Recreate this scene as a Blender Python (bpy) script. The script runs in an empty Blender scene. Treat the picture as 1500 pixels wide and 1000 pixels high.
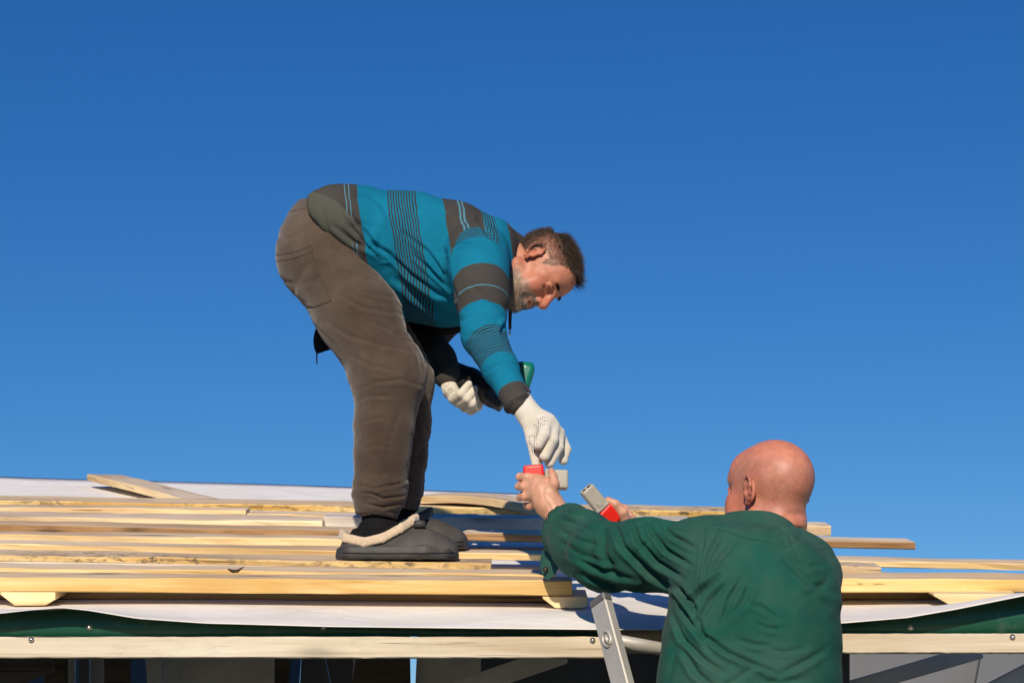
import bpy, math, random
import numpy as np
from mathutils import Vector, Matrix

random.seed(7)
rng = np.random.default_rng(7)
SC = bpy.context.scene
COL = SC.collection

# ------------------------------------------------------------------ camera, sky, sun, exposure
FPX, PITCH, CAMZ = 2650.0, math.radians(14.0), 1.62      # focal length in photo pixels (1500 wide)
cam_d = bpy.data.cameras.new('camera')
cam_d.sensor_width = 36.0
cam_d.lens = 36.0 * FPX / 1500.0
cam_d.clip_start, cam_d.clip_end = 0.05, 5000
cam = bpy.data.objects.new('camera', cam_d)
COL.objects.link(cam)
cam.location = (0, 0, CAMZ)
cam.rotation_euler = (math.pi / 2 + PITCH, 0, 0)
SC.camera = cam

SUN_EL, SUN_AZ = math.radians(29), math.radians(-8)      # azimuth: to the right of straight behind the camera
world = bpy.data.worlds.new('World')
SC.world = world
world.use_nodes = True
wn = world.node_tree
bg = wn.nodes['Background']
sky = wn.nodes.new('ShaderNodeTexSky')
sky.sky_type = 'NISHITA'
sky.sun_disc = False
sky.sun_elevation = SUN_EL
sky.sun_rotation = math.pi - SUN_AZ
sky.altitude = 1500
sky.air_density = 1.0
sky.dust_density = 0.0
sky.ozone_density = 5.0
# deep autumn blue: colour response of the sky, channel by channel
sep = wn.nodes.new('ShaderNodeSeparateColor'); cmb = wn.nodes.new('ShaderNodeCombineColor')
wn.links.new(sky.outputs[0], sep.inputs[0])
for ch, (ref, out, ex) in enumerate(((.102, .0185, 1.50), (.205, .121, .98), (.429, .400, .70))):
    a_ = wn.nodes.new('ShaderNodeMath'); a_.operation = 'MULTIPLY'; a_.inputs[1].default_value = .12 / ref
    p_ = wn.nodes.new('ShaderNodeMath'); p_.operation = 'POWER'; p_.inputs[1].default_value = ex
    m_ = wn.nodes.new('ShaderNodeMath'); m_.operation = 'MULTIPLY'; m_.inputs[1].default_value = out / .12
    wn.links.new(sep.outputs[ch], a_.inputs[0]); wn.links.new(a_.outputs[0], p_.inputs[0]); wn.links.new(p_.outputs[0], m_.inputs[0])
    wn.links.new(m_.outputs[0], cmb.inputs[ch])
wn.links.new(cmb.outputs[0], bg.inputs[0])
bg.inputs[1].default_value = 0.113

sun_d = bpy.data.lights.new('sun', 'SUN')
sun_d.energy = 4.6
sun_d.angle = math.radians(0.5)
sun_d.color = (1.0, 0.87, 0.70)
sun = bpy.data.objects.new('sun', sun_d)
COL.objects.link(sun)
sdir = Vector((math.sin(SUN_AZ) * math.cos(SUN_EL), -math.cos(SUN_AZ) * math.cos(SUN_EL), math.sin(SUN_EL)))
sun.rotation_euler = sdir.to_track_quat('Z', 'Y').to_euler()
sun.location = sdir * 30

SC.view_settings.view_transform = 'Standard'
SC.view_settings.look = 'None'
SC.view_settings.gamma = 1
SC.view_settings.use_curve_mapping = False
SC.view_settings.exposure = 0.0

# ------------------------------------------------------------------ points measured in the photograph
_c, _s = math.cos(PITCH), math.sin(PITCH)
def P(px, py, Y):
    """world point at ground-plan distance Y whose picture position is (px, py)"""
    u, v = (px - 750) / FPX, (500 - py) / FPX
    k = Y / (_c - _s * v)
    return np.array((u * k, Y, CAMZ + (_s + _c * v) * k))
def scl(p):
    """metres per photo pixel at a world point"""
    return (p[1] * _c + (p[2] - CAMZ) * _s) / FPX
def proj(V):
    V = np.asarray(V, float)
    z = V[:, 2] - CAMZ
    w = V[:, 1] * _c + z * _s
    return np.stack((750 + FPX * V[:, 0] / w, 500 - FPX * (-V[:, 1] * _s + z * _c) / w), 1)

# the twisted slope of the roof: level of the undersides of the planks
Y0, YR, SLOPE = 4.28, 8.3, 0.24
Z0 = P(420, 869, Y0)[2]
def roof_z(X, Y):
    X = np.asarray(X, float); Y = np.asarray(Y, float)
    fr = (Y - Y0) / (YR - Y0)
    return Z0 + SLOPE * (Y - Y0) - X * (0.006 + 0.030 * fr)
def on_roof(px, py, lift=0.0):
    """where the sight line through a picture point meets the roof slope"""
    a, b = 3.6, 14.0
    f = lambda Y: (lambda q: q[2] - float(roof_z(q[0], Y)) - lift)(P(px, py, Y))
    for _ in range(50):
        m = (a + b) / 2
        if f(m) > 0: a = m
        else: b = m
    return P(px, py, (a + b) / 2)

# ------------------------------------------------------------------ noise
def _hash(ix, iy, iz):
    n = (ix * 374761393 + iy * 668265263 + iz * 2147483647 + 1013904223) & 0xffffffff
    n = ((n ^ (n >> 13)) * 1274126177) & 0xffffffff
    n = ((n ^ (n >> 16)) * 2246822519) & 0xffffffff
    return ((n ^ (n >> 15)) & 0xffff) / 32767.5 - 1.0
def vnoise(p):
    p = np.asarray(p, float)
    i = np.floor(p).astype(np.int64); f = p - i
    f = f * f * (3 - 2 * f)
    r = 0
    for a in (0, 1):
        for b in (0, 1):
            for c in (0, 1):
                w = (f[:, 0] if a else 1 - f[:, 0]) * (f[:, 1] if b else 1 - f[:, 1]) * (f[:, 2] if c else 1 - f[:, 2])
                r = r + w * _hash(i[:, 0] + a, i[:, 1] + b, i[:, 2] + c)
    return r
def fbm(p, o=3):
    p = np.asarray(p, float)
    r, a = 0, 1.0
    for k in range(o):
        r = r + a * vnoise(p * (2.03 ** k) + 17.3 * k); a *= 0.5
    return r

# ------------------------------------------------------------------ distance-field modelling
F4 = np.float32
def cone(a, b, ra, rb):
    a = np.asarray(a, float); b = np.asarray(b, float)
    ba = b - a; bb = max(float(ba @ ba), 1e-12)
    def fn(X, Y, Z):
        px, py, pz = X - F4(a[0]), Y - F4(a[1]), Z - F4(a[2])
        t = np.clip((px * F4(ba[0]) + py * F4(ba[1]) + pz * F4(ba[2])) / F4(bb), 0, 1)
        return np.sqrt((px - t * F4(ba[0])) ** 2 + (py - t * F4(ba[1])) ** 2 + (pz - t * F4(ba[2])) ** 2) - (F4(ra) + F4(rb - ra) * t)
    r = max(ra, rb)
    return fn, np.minimum(a, b) - r, np.maximum(a, b) + r
def ell(c, r, R=None):
    c = np.asarray(c, float); r = np.asarray(r, float)
    R = np.eye(3) if R is None else np.asarray(R, float)      # columns = axes
    def fn(X, Y, Z):
        px, py, pz = X - F4(c[0]), Y - F4(c[1]), Z - F4(c[2])
        k0 = 0; k1 = 0
        for i in range(3):
            q = px * F4(R[0, i]) + py * F4(R[1, i]) + pz * F4(R[2, i])
            k0 = k0 + (q / F4(r[i])) ** 2; k1 = k1 + (q / F4(r[i] ** 2)) ** 2
        k0 = np.sqrt(k0); k1 = np.sqrt(k1) + F4(1e-6)
        return k0 * (k0 - 1) / k1
    e = np.sqrt(((R * r) ** 2).sum(1))
    return fn, c - e, c + e
def rbox(c, hs, R=None, rad=0.004):
    c = np.asarray(c, float); hs = np.asarray(hs, float)
    R = np.eye(3) if R is None else np.asarray(R, float)
    def fn(X, Y, Z):
        px, py, pz = X - F4(c[0]), Y - F4(c[1]), Z - F4(c[2])
        o = 0; m = None
        for i in range(3):
            q = np.abs(px * F4(R[0, i]) + py * F4(R[1, i]) + pz * F4(R[2, i])) - F4(hs[i] - rad)
            o = o + np.maximum(q, 0) ** 2
            m = q if m is None else np.maximum(m, q)
        return np.sqrt(o) + np.minimum(m, 0) - F4(rad)
    e = np.abs(R * hs).sum(1)
    return fn, c - e, c + e
def plane(p, n):
    """half space on the side the normal points AWAY from (kept part)"""
    p = np.asarray(p, float); n = np.asarray(n, float); n = n / np.linalg.norm(n)
    def fn(X, Y, Z):
        return (X - F4(p[0])) * F4(n[0]) + (Y - F4(p[1])) * F4(n[1]) + (Z - F4(p[2])) * F4(n[2])
    return fn, None, None
def loft(C, A, B, side, e=2.0):
    """tube along centres C with half sizes A (along `side`) and B (across), superellipse exponent e"""
    C = np.asarray(C, float); A = np.asarray(A, float); B = np.asarray(B, float)
    side = np.asarray(side, float); side = side / np.linalg.norm(side)
    n = len(C)
    def fn(X, Y, Z):
        best = None; dd = None
        for i in range(n - 1):
            a, ba = C[i], C[i + 1] - C[i]
            px, py, pz = X - F4(a[0]), Y - F4(a[1]), Z - F4(a[2])
            t = (px * F4(ba[0]) + py * F4(ba[1]) + pz * F4(ba[2])) / F4(ba @ ba)
            t = np.clip(t, 0, 1)
            dx, dy, dz = px - t * F4(ba[0]), py - t * F4(ba[1]), pz - t * F4(ba[2])
            axis = ba / np.linalg.norm(ba)
            sd = side - axis * (side @ axis); sd = sd / np.linalg.norm(sd)
            ot = np.cross(axis, sd)
            u = dx * F4(sd[0]) + dy * F4(sd[1]) + dz * F4(sd[2])
            v = dx * F4(ot[0]) + dy * F4(ot[1]) + dz * F4(ot[2])
            w = dx * F4(axis[0]) + dy * F4(axis[1]) + dz * F4(axis[2])
            ra = F4(A[i]) + F4(A[i + 1] - A[i]) * t; rb = F4(B[i]) + F4(B[i + 1] - B[i]) * t
            k = (np.abs(u / ra) ** e + np.abs(v / rb) ** e + np.abs(w / np.minimum(ra, rb)) ** e) ** F4(1 / e)
            d = (k - 1) * np.minimum(ra, rb)
            q = d if dd is None else None
            if dd is None: dd = d
            else:
                kk = F4(0.03)
                h = np.clip(F4(.5) + F4(.5) * (dd - d) / kk, 0, 1)
                dd = dd * (1 - h) + d * h - kk * h * (1 - h) * F4(.35)
        return dd
    r = np.maximum(A, B)[:, None]
    return fn, (C - r).min(0), (C + r).max(0)
def sphere(c, r): return cone(c, c, r, r)

def _apply(g, op, d, k):
    k = F4(k)
    if op == 'u':
        if k <= 0: return np.minimum(g, d)
        h = np.clip(F4(.5) + F4(.5) * (g - d) / k, 0, 1)
        return g * (1 - h) + d * h - k * h * (1 - h)
    if op == 's': d = -d
    if k <= 0: return np.maximum(g, d)
    h = np.clip(F4(.5) - F4(.5) * (g - d) / k, 0, 1)
    return g * (1 - h) + d * h + k * h * (1 - h)
def U(p, k=0.0): return ('u', p, k)
def S(p, k=0.0): return ('s', p, k)
def I(p, k=0.0): return ('i', p, k)
def field_at(ops, V):
    V = np.asarray(V, F4)
    g = np.full(len(V), 0.5, F4)
    for op, (fn, lo, hi), k in ops:
        g = _apply(g, op, fn(V[:, 0], V[:, 1], V[:, 2]).astype(F4), k)
    return g
def mesh_field(ops, h, smooth=1):
    los = [p[1] for o, p, k in ops if o == 'u']; his = [p[2] for o, p, k in ops if o == 'u']
    lo = np.min(los, 0) - 4 * h; hi = np.max(his, 0) + 4 * h
    n = np.ceil((hi - lo) / h).astype(int) + 2
    ax = [(lo[i] + h * np.arange(n[i])).astype(F4) for i in range(3)]
    g = np.full(n, 0.5, F4)
    for op, (fn, plo, phi), k in ops:
        if plo is None:
            sl = (slice(None),) * 3
        else:
            pad = k * 1.2 + 3 * h
            i0 = np.clip(np.floor((plo - pad - lo) / h).astype(int), 0, n)
            i1 = np.clip(np.ceil((phi + pad - lo) / h).astype(int) + 1, 0, n)
            sl = tuple(slice(a, b) for a, b in zip(i0, i1))
        d = fn(ax[0][sl[0]][:, None, None], ax[1][sl[1]][None, :, None], ax[2][sl[2]][None, None, :]).astype(F4)
        g[sl] = _apply(g[sl], op, d, k)
    s = g < 0
    cnt = np.zeros(tuple(n - 1), np.int8)
    for a in (0, 1):
        for b in (0, 1):
            for c in (0, 1):
                cnt += s[a:n[0] - 1 + a, b:n[1] - 1 + b, c:n[2] - 1 + c]
    act = (cnt > 0) & (cnt < 8)
    idx = np.argwhere(act)
    pos = np.zeros((len(idx), 3)); num = np.zeros(len(idx))
    cor = [(a, b, c) for a in (0, 1) for b in (0, 1) for c in (0, 1)]
    val = {c: g[idx[:, 0] + c[0], idx[:, 1] + c[1], idx[:, 2] + c[2]] for c in cor}
    for a in cor:
        for k in range(3):
            if a[k]: continue
            b = list(a); b[k] = 1; b = tuple(b)
            ga, gb = val[a], val[b]
            cr = (ga < 0) != (gb < 0)
            den = np.where(cr, ga - gb, 1)
            t = np.where(cr, ga / den, 0)
            pt = np.array(a, float)[None, :].repeat(len(idx), 0); pt[:, k] += t
            pos += pt * cr[:, None]; num += cr
    V = lo + h * (idx + pos / num[:, None])
    ids = np.full(tuple(n - 1), -1, np.int32); ids[act] = np.arange(len(idx))
    Q = []
    for k in range(3):
        a = [slice(None)] * 3; b = [slice(None)] * 3
        a[k] = slice(0, n[k] - 1); b[k] = slice(1, n[k])
        sa, sb = s[tuple(a)], s[tuple(b)]
        e = np.argwhere(sa != sb)
        o1, o2 = (k + 1) % 3, (k + 2) % 3
        e = e[(e[:, o1] > 0) & (e[:, o2] > 0) & (e[:, o1] < n[o1] - 1) & (e[:, o2] < n[o2] - 1)]
        ins = s[e[:, 0], e[:, 1], e[:, 2]]
        def cell(d1, d2):
            c = e.copy(); c[:, o1] += d1; c[:, o2] += d2
            return ids[c[:, 0], c[:, 1], c[:, 2]]
        q = np.stack((cell(-1, -1), cell(0, -1), cell(0, 0), cell(-1, 0)), 1)
        q[~ins] = q[~ins][:, ::-1]
        Q.append(q)
    Q = np.concatenate(Q); Q = Q[(Q >= 0).all(1)]
    for _ in range(smooth): V = lap(V, Q, 0.5); V = lap(V, Q, -0.3)
    return V, Q
def lap(V, Q, f):
    acc = np.zeros_like(V); n = np.zeros(len(V))
    for i in range(4):
        a, b = Q[:, i], Q[:, (i + 1) % 4]
        for k in range(3):
            acc[:, k] += np.bincount(a, V[b, k], len(V)) + np.bincount(b, V[a, k], len(V))
        n += np.bincount(a, minlength=len(V)) + np.bincount(b, minlength=len(V))
    return V + f * (acc / np.maximum(n, 1)[:, None] - V)
def normals(V, Q):
    fn = np.cross(V[Q[:, 2]] - V[Q[:, 0]], V[Q[:, 3]] - V[Q[:, 1]])
    N = np.zeros_like(V)
    for i in range(4):
        for k in range(3): N[:, k] += np.bincount(Q[:, i], fn[:, k], len(V))
    return N / np.maximum(np.linalg.norm(N, axis=1), 1e-12)[:, None]
def chain(js, k=0.01, grow=0.0, fp=None):
    """limb through joints (px, py, Y, radius in px)"""
    pts = [P(*j[:3]) for j in js]; rs = [j[3] * scl(p) + grow for j, p in zip(js, pts)]
    if len(pts) == 1: return [U(sphere(pts[0], rs[0]), k)]
    return [U(cone(pts[i], pts[i + 1], rs[i], rs[i + 1]), k) for i in range(len(pts) - 1)]
def folds(V, N, strokes):
    """press creases into cloth along lines traced on the visible side"""
    pp = proj(V)
    toc = np.array((0, 0, CAMZ)) - V; toc /= np.linalg.norm(toc, axis=1)[:, None]
    face = np.clip((N * toc).sum(1) * 3 + 0.2, 0, 1)
    D = np.zeros(len(V))
    for pts, w, dep in strokes:
        pts = np.asarray(pts, float)
        seg = pts[1:] - pts[:-1]; L = np.linalg.norm(seg, axis=1); tot = L.sum(); acc = 0
        best = np.full(len(V), 1e9); sg = np.zeros(len(V)); tt = np.zeros(len(V))
        for a, d, l in zip(pts[:-1], seg, L):
            q = pp - a
            t = np.clip((q @ d) / (l * l), 0, 1)
            r = q - t[:, None] * d
            di = np.hypot(r[:, 0], r[:, 1])
            m = di < best
            best[m] = di[m]; sg[m] = np.sign((d[0] * q[:, 1] - d[1] * q[:, 0]))[m]; tt[m] = ((acc + t * l) / tot)[m]
            acc += l
        win = np.sqrt(np.clip(np.sin(np.pi * np.clip(tt, 0.02, 0.98)), 0, 1))
        x = best * sg
        D += win * (-dep * np.exp(-(best / w) ** 2) + 0.75 * dep * np.exp(-((x - 1.7 * w) / (1.2 * w)) ** 2) + 0.3 * dep * np.exp(-((x + 1.9 * w) / (1.3 * w)) ** 2))
    return V + N * (D * face)[:, None]

# ------------------------------------------------------------------ objects
def mesh_obj(name, V, Fc, mats, parent=None, smooth=True, mi=None):
    me = bpy.data.meshes.new(name)
    V = np.asarray(V, float)
    if isinstance(Fc, np.ndarray) and Fc.ndim == 2:
        m = Fc.shape[1]
        me.vertices.add(len(V)); me.vertices.foreach_set('co', V.ravel())
        me.loops.add(Fc.size); me.loops.foreach_set('vertex_index', Fc.ravel().astype(np.int32))
        me.polygons.add(len(Fc))
        me.polygons.foreach_set('loop_start', np.arange(0, Fc.size, m, dtype=np.int32))
        me.polygons.foreach_set('loop_total', np.full(len(Fc), m, np.int32))
    else:
        me.from_pydata(V.tolist(), [], [list(f) for f in Fc])
    if mi is not None: me.polygons.foreach_set('material_index', np.asarray(mi, np.int32))
    me.polygons.foreach_set('use_smooth', np.full(len(me.polygons), bool(smooth)))
    me.update(calc_edges=True); me.validate()
    for m in (mats if isinstance(mats, (list, tuple)) else [mats]): me.materials.append(m)
    o = bpy.data.objects.new(name, me); COL.objects.link(o)
    if parent is not None: o.parent = parent
    return o
def fattr(o, name, vals):
    a = o.data.attributes.new(name, 'FLOAT', 'POINT'); a.data.foreach_set('value', np.asarray(vals, F4))
def cattr(o, name, rgb):
    a = o.data.attributes.new(name, 'FLOAT_COLOR', 'POINT')
    a.data.foreach_set('color', np.concatenate((rgb, np.ones((len(rgb), 1))), 1).astype(F4).ravel())
def tag(o, label=None, cat=None, group=None, kind=None):
    if label: o['label'] = label
    if cat: o['category'] = cat
    if group: o['group'] = group
    if kind or label: o['kind'] = kind or 'thing'
    return o
def thing(name, loc, label, cat, group=None):
    o = bpy.data.objects.new(name, None); COL.objects.link(o); o.location = Vector(loc)
    o.empty_display_size = 0.1
    return tag(o, label, cat, group)
def under(o, root):
    """parent a mesh built in world coordinates"""
    p = root; m = Vector((0, 0, 0))
    while p is not None: m += p.location; p = p.parent
    o.data.transform(Matrix.Translation(-m)); o.parent = root
    return o
class MB:
    """collects simple pieces into one mesh"""
    def __init__(s): s.v, s.f, s.m = [], [], []
    def add(s, V, Fs, m=0):
        b = len(s.v); s.v += [tuple(map(float, q)) for q in V]; s.f += [[b + i for i in f] for f in Fs]; s.m += [m] * len(Fs)
        return s
    def box(s, c, hs, R=None, bev=0.0, m=0):
        R = np.eye(3) if R is None else np.asarray(R, float)
        c = np.asarray(c, float); hs = np.asarray(hs, float)
        if bev <= 0:
            V = [c + R @ (hs * np.array(q)) for q in ((-1,-1,-1),(1,-1,-1),(1,1,-1),(-1,1,-1),(-1,-1,1),(1,-1,1),(1,1,1),(-1,1,1))]
            return s.add(V, [(0,3,2,1),(4,5,6,7),(0,1,5,4),(1,2,6,5),(2,3,7,6),(3,0,4,7)], m)
        V, ix = [], {}
        for sx in (-1, 1):
            for sy in (-1, 1):
                for sz in (-1, 1):
                    for k in range(3):
                        q = np.array((sx, sy, sz), float) * (hs - bev); q[k] = (sx, sy, sz)[k] * hs[k]
                        ix[(sx, sy, sz, k)] = len(V); V.append(c + R @ q)
        Fs = []
        for k in range(3):
            a, b = (k + 1) % 3, (k + 2) % 3
            for sg in (-1, 1):
                r = []
                for sa, sb in ((-1,-1),(1,-1),(1,1),(-1,1)):
                    q = [0,0,0]; q[k] = sg; q[a] = sa; q[b] = sb; r.append(ix[(*q, k)])
                Fs.append(r if sg > 0 else r[::-1])
            for sa in (-1, 1):
                for sb in (-1, 1):
                    q0 = [0,0,0]; q0[k] = -1; q0[a] = sa; q0[b] = sb
                    q1 = list(q0); q1[k] = 1
                    r = [ix[(*q0, a)], ix[(*q1, a)], ix[(*q1, b)], ix[(*q0, b)]]
                    Fs.append(r if sa * sb > 0 else r[::-1])
        for sx in (-1, 1):
            for sy in (-1, 1):
                for sz in (-1, 1):
                    r = [ix[(sx, sy, sz, k)] for k in range(3)]
                    Fs.append(r if sx * sy * sz > 0 else r[::-1])
        return s.add(V, Fs, m)
    def tube(s, pts, r, n=10, m=0, cap=True):
        pts = [np.asarray(p, float) for p in pts]; rs = r if isinstance(r, (list, tuple)) else [r] * len(pts)
        V, Fs = [], []
        for i, p in enumerate(pts):
            d = pts[min(i + 1, len(pts) - 1)] - pts[max(i - 1, 0)]; d = d / np.linalg.norm(d)
            a = np.cross(d, (0, 0, 1) if abs(d[2]) < .9 else (1, 0, 0)); a /= np.linalg.norm(a); b = np.cross(d, a)
            for k in range(n):
                t = 2 * math.pi * k / n
                V.append(p + rs[i] * (a * math.cos(t) + b * math.sin(t)))
        for i in range(len(pts) - 1):
            for k in range(n):
                k2 = (k + 1) % n
                Fs.append((i * n + k, i * n + k2, (i + 1) * n + k2, (i + 1) * n + k))
        if cap:
            Fs.append(tuple(range(n))[::-1]); Fs.append(tuple((len(pts) - 1) * n + k for k in range(n)))
        return s.add(V, Fs, m)
    def dome(s, c, ax, r, h, n=14, m=0):
        ax = np.asarray(ax, float); ax /= np.linalg.norm(ax)
        return s.tube([c, c + ax * h * .25, c + ax * h * .7, c + ax * h], [r, r, r * .75, r * .3], n, m)
    def obj(s, name, mats, parent=None, smooth=False, rel=True):
        o = mesh_obj(name, s.v, s.f, mats, None, smooth, s.m)
        bm_fix(o)
        if parent is not None: under(o, parent) if rel else setattr(o, 'parent', parent)
        return o
import bmesh
def bm_fix(o):
    bm = bmesh.new(); bm.from_mesh(o.data)
    bmesh.ops.recalc_face_normals(bm, faces=bm.faces); bm.to_mesh(o.data); bm.free()
def origin_to(o, loc):
    loc = Vector(loc); o.data.transform(Matrix.Translation(-loc)); o.location = loc
    return o

def surface(V, N, pts, n=14, off=0.0):
    """points of a mesh that lie under a line traced in the photograph (nearest surface)"""
    pp = proj(V); D = np.linalg.norm(V - np.array((0, 0, CAMZ)), axis=1)
    pts = np.asarray(pts, float); L = np.r_[0, np.cumsum(np.hypot(*(pts[1:] - pts[:-1]).T))]
    out = []
    for t in np.linspace(0, L[-1], n):
        x, y = np.interp(t, L, pts[:, 0]), np.interp(t, L, pts[:, 1])
        d = np.hypot(pp[:, 0] - x, pp[:, 1] - y)
        near = np.where(d < max(4.0, d.min() + 1.0))[0]
        k = near[D[near] < D[near].min() + .03]
        w = 1 / (d[k] + .5); w /= w.sum()
        out.append((V[k] * w[:, None]).sum(0) + off * N[k].mean(0))
    return out
def wrinkle(V, sc, amp, seed=0.0, sharp=3.0):
    """fine cloth creases: warped ridges, anisotropic by the scale vector"""
    p = V * np.asarray(sc, float) + seed
    w = np.stack((vnoise(p * .6 + 5.1), vnoise(p * .6 + 9.7), vnoise(p * .6 + 2.3)), 1)
    n = vnoise(p + .8 * w)
    patch = sstep(-.15, .45, vnoise(V * 5.5 + seed * 1.7))
    return -amp * np.clip(1 - np.abs(n) * sharp, 0, 1) ** 1.5 * patch + amp * .5 * vnoise(p * .7 + w)
def sstep(a, b, x):
    t = np.clip((x - a) / (b - a), 0, 1); return t * t * (3 - 2 * t)
def seam(name, V, N, pts, mat, parent, r=.0012, n=16):
    return MB().tube(surface(V, N, pts, n, r * .35), r, 6).obj(name, mat, parent, True)
# ------------------------------------------------------------------ materials
def new_mat(name):
    m = bpy.data.materials.new(name); m.use_nodes = True
    nt = m.node_tree; b = nt.nodes['Principled BSDF']
    return m, nt, b
def N_(nt, t, **kw):
    n = nt.nodes.new(t)
    for k, v in kw.items():
        if k == 'ins':
            for i, val in v.items(): n.inputs[i].default_value = val
        else: setattr(n, k, v)
    return n
def L_(nt, a, b): nt.links.new(a, b)
def mixc(nt, fac, a, b, blend='MIX'):
    n = N_(nt, 'ShaderNodeMix', data_type='RGBA', blend_type=blend)
    for s, v in ((0, fac), (6, a), (7, b)):
        if hasattr(v, 'is_output'): L_(nt, v, n.inputs[s])
        else: n.inputs[s].default_value = v if s == 0 else (*v, 1)
    return n.outputs[2]
def mth(nt, op, a, b=None, c=None):
    n = N_(nt, 'ShaderNodeMath', operation=op)
    for i, v in enumerate((a, b, c)):
        if v is None: continue
        if hasattr(v, 'is_output'): L_(nt, v, n.inputs[i])
        else: n.inputs[i].default_value = v
    return n.outputs[0]
def ramp(nt, fac, stops, interp='LINEAR'):
    n = N_(nt, 'ShaderNodeValToRGB'); r = n.color_ramp; r.interpolation = interp
    while len(r.elements) > 1: r.elements.remove(r.elements[-1])
    for i, (p, c) in enumerate(stops):
        e = r.elements[0] if i == 0 else r.elements.new(p)
        e.position = p; e.color = (*c, 1) if len(c) == 3 else c
    L_(nt, fac, n.inputs[0])
    return n.outputs[0]
def noise(nt, scale, detail=4, rough=.55, vec=None, dist=0.0):
    n = N_(nt, 'ShaderNodeTexNoise', ins={'Scale': scale, 'Detail': detail, 'Roughness': rough, 'Distortion': dist})
    if vec is not None: L_(nt, vec, n.inputs['Vector'])
    return n.outputs[0]
def objco(nt, scale=(1, 1, 1), rnd=False):
    tc = N_(nt, 'ShaderNodeTexCoord'); mp = N_(nt, 'ShaderNodeMapping'); mp.inputs['Scale'].default_value = scale
    L_(nt, tc.outputs['Object'], mp.inputs['Vector'])
    if rnd:
        oi = N_(nt, 'ShaderNodeObjectInfo'); r = mth(nt, 'MULTIPLY', oi.outputs['Random'], 37.0)
        cb = N_(nt, 'ShaderNodeCombineXYZ')
        for i in range(3): L_(nt, r, cb.inputs[i])
        L_(nt, cb.outputs[0], mp.inputs['Location'])
    return mp.outputs[0]
def bump(nt, b, h, strength=.3, dist=.002, prev=None):
    n = N_(nt, 'ShaderNodeBump', ins={'Strength': strength, 'Distance': dist})
    L_(nt, h, n.inputs['Height'])
    if prev is not None: L_(nt, prev, n.inputs['Normal'])
    L_(nt, n.outputs[0], b.inputs['Normal'])
    return n.outputs[0]
def attr(nt, name, typ='GEOMETRY'):
    n = N_(nt, 'ShaderNodeAttribute'); n.attribute_name = name; n.attribute_type = typ
    return n
def simple(name, col, rough=.6, metal=0.0, var=.15, vscale=8, bscale=0, bstr=.2, bdist=.001, spec=None):
    m, nt, b = new_mat(name)
    v = objco(nt)
    f = noise(nt, vscale, 5, .6, v)
    lo = tuple(c * (1 - var) for c in col); hi = tuple(min(1, c * (1 + var)) for c in col)
    L_(nt, ramp(nt, f, [(.3, lo), (.7, hi)]), b.inputs['Base Color'])
    b.inputs['Roughness'].default_value = rough; b.inputs['Metallic'].default_value = metal
    if spec is not None: b.inputs['Specular IOR Level'].default_value = spec
    if bscale: bump(nt, b, noise(nt, bscale, 4, .6, v), bstr, bdist)
    return m
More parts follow.
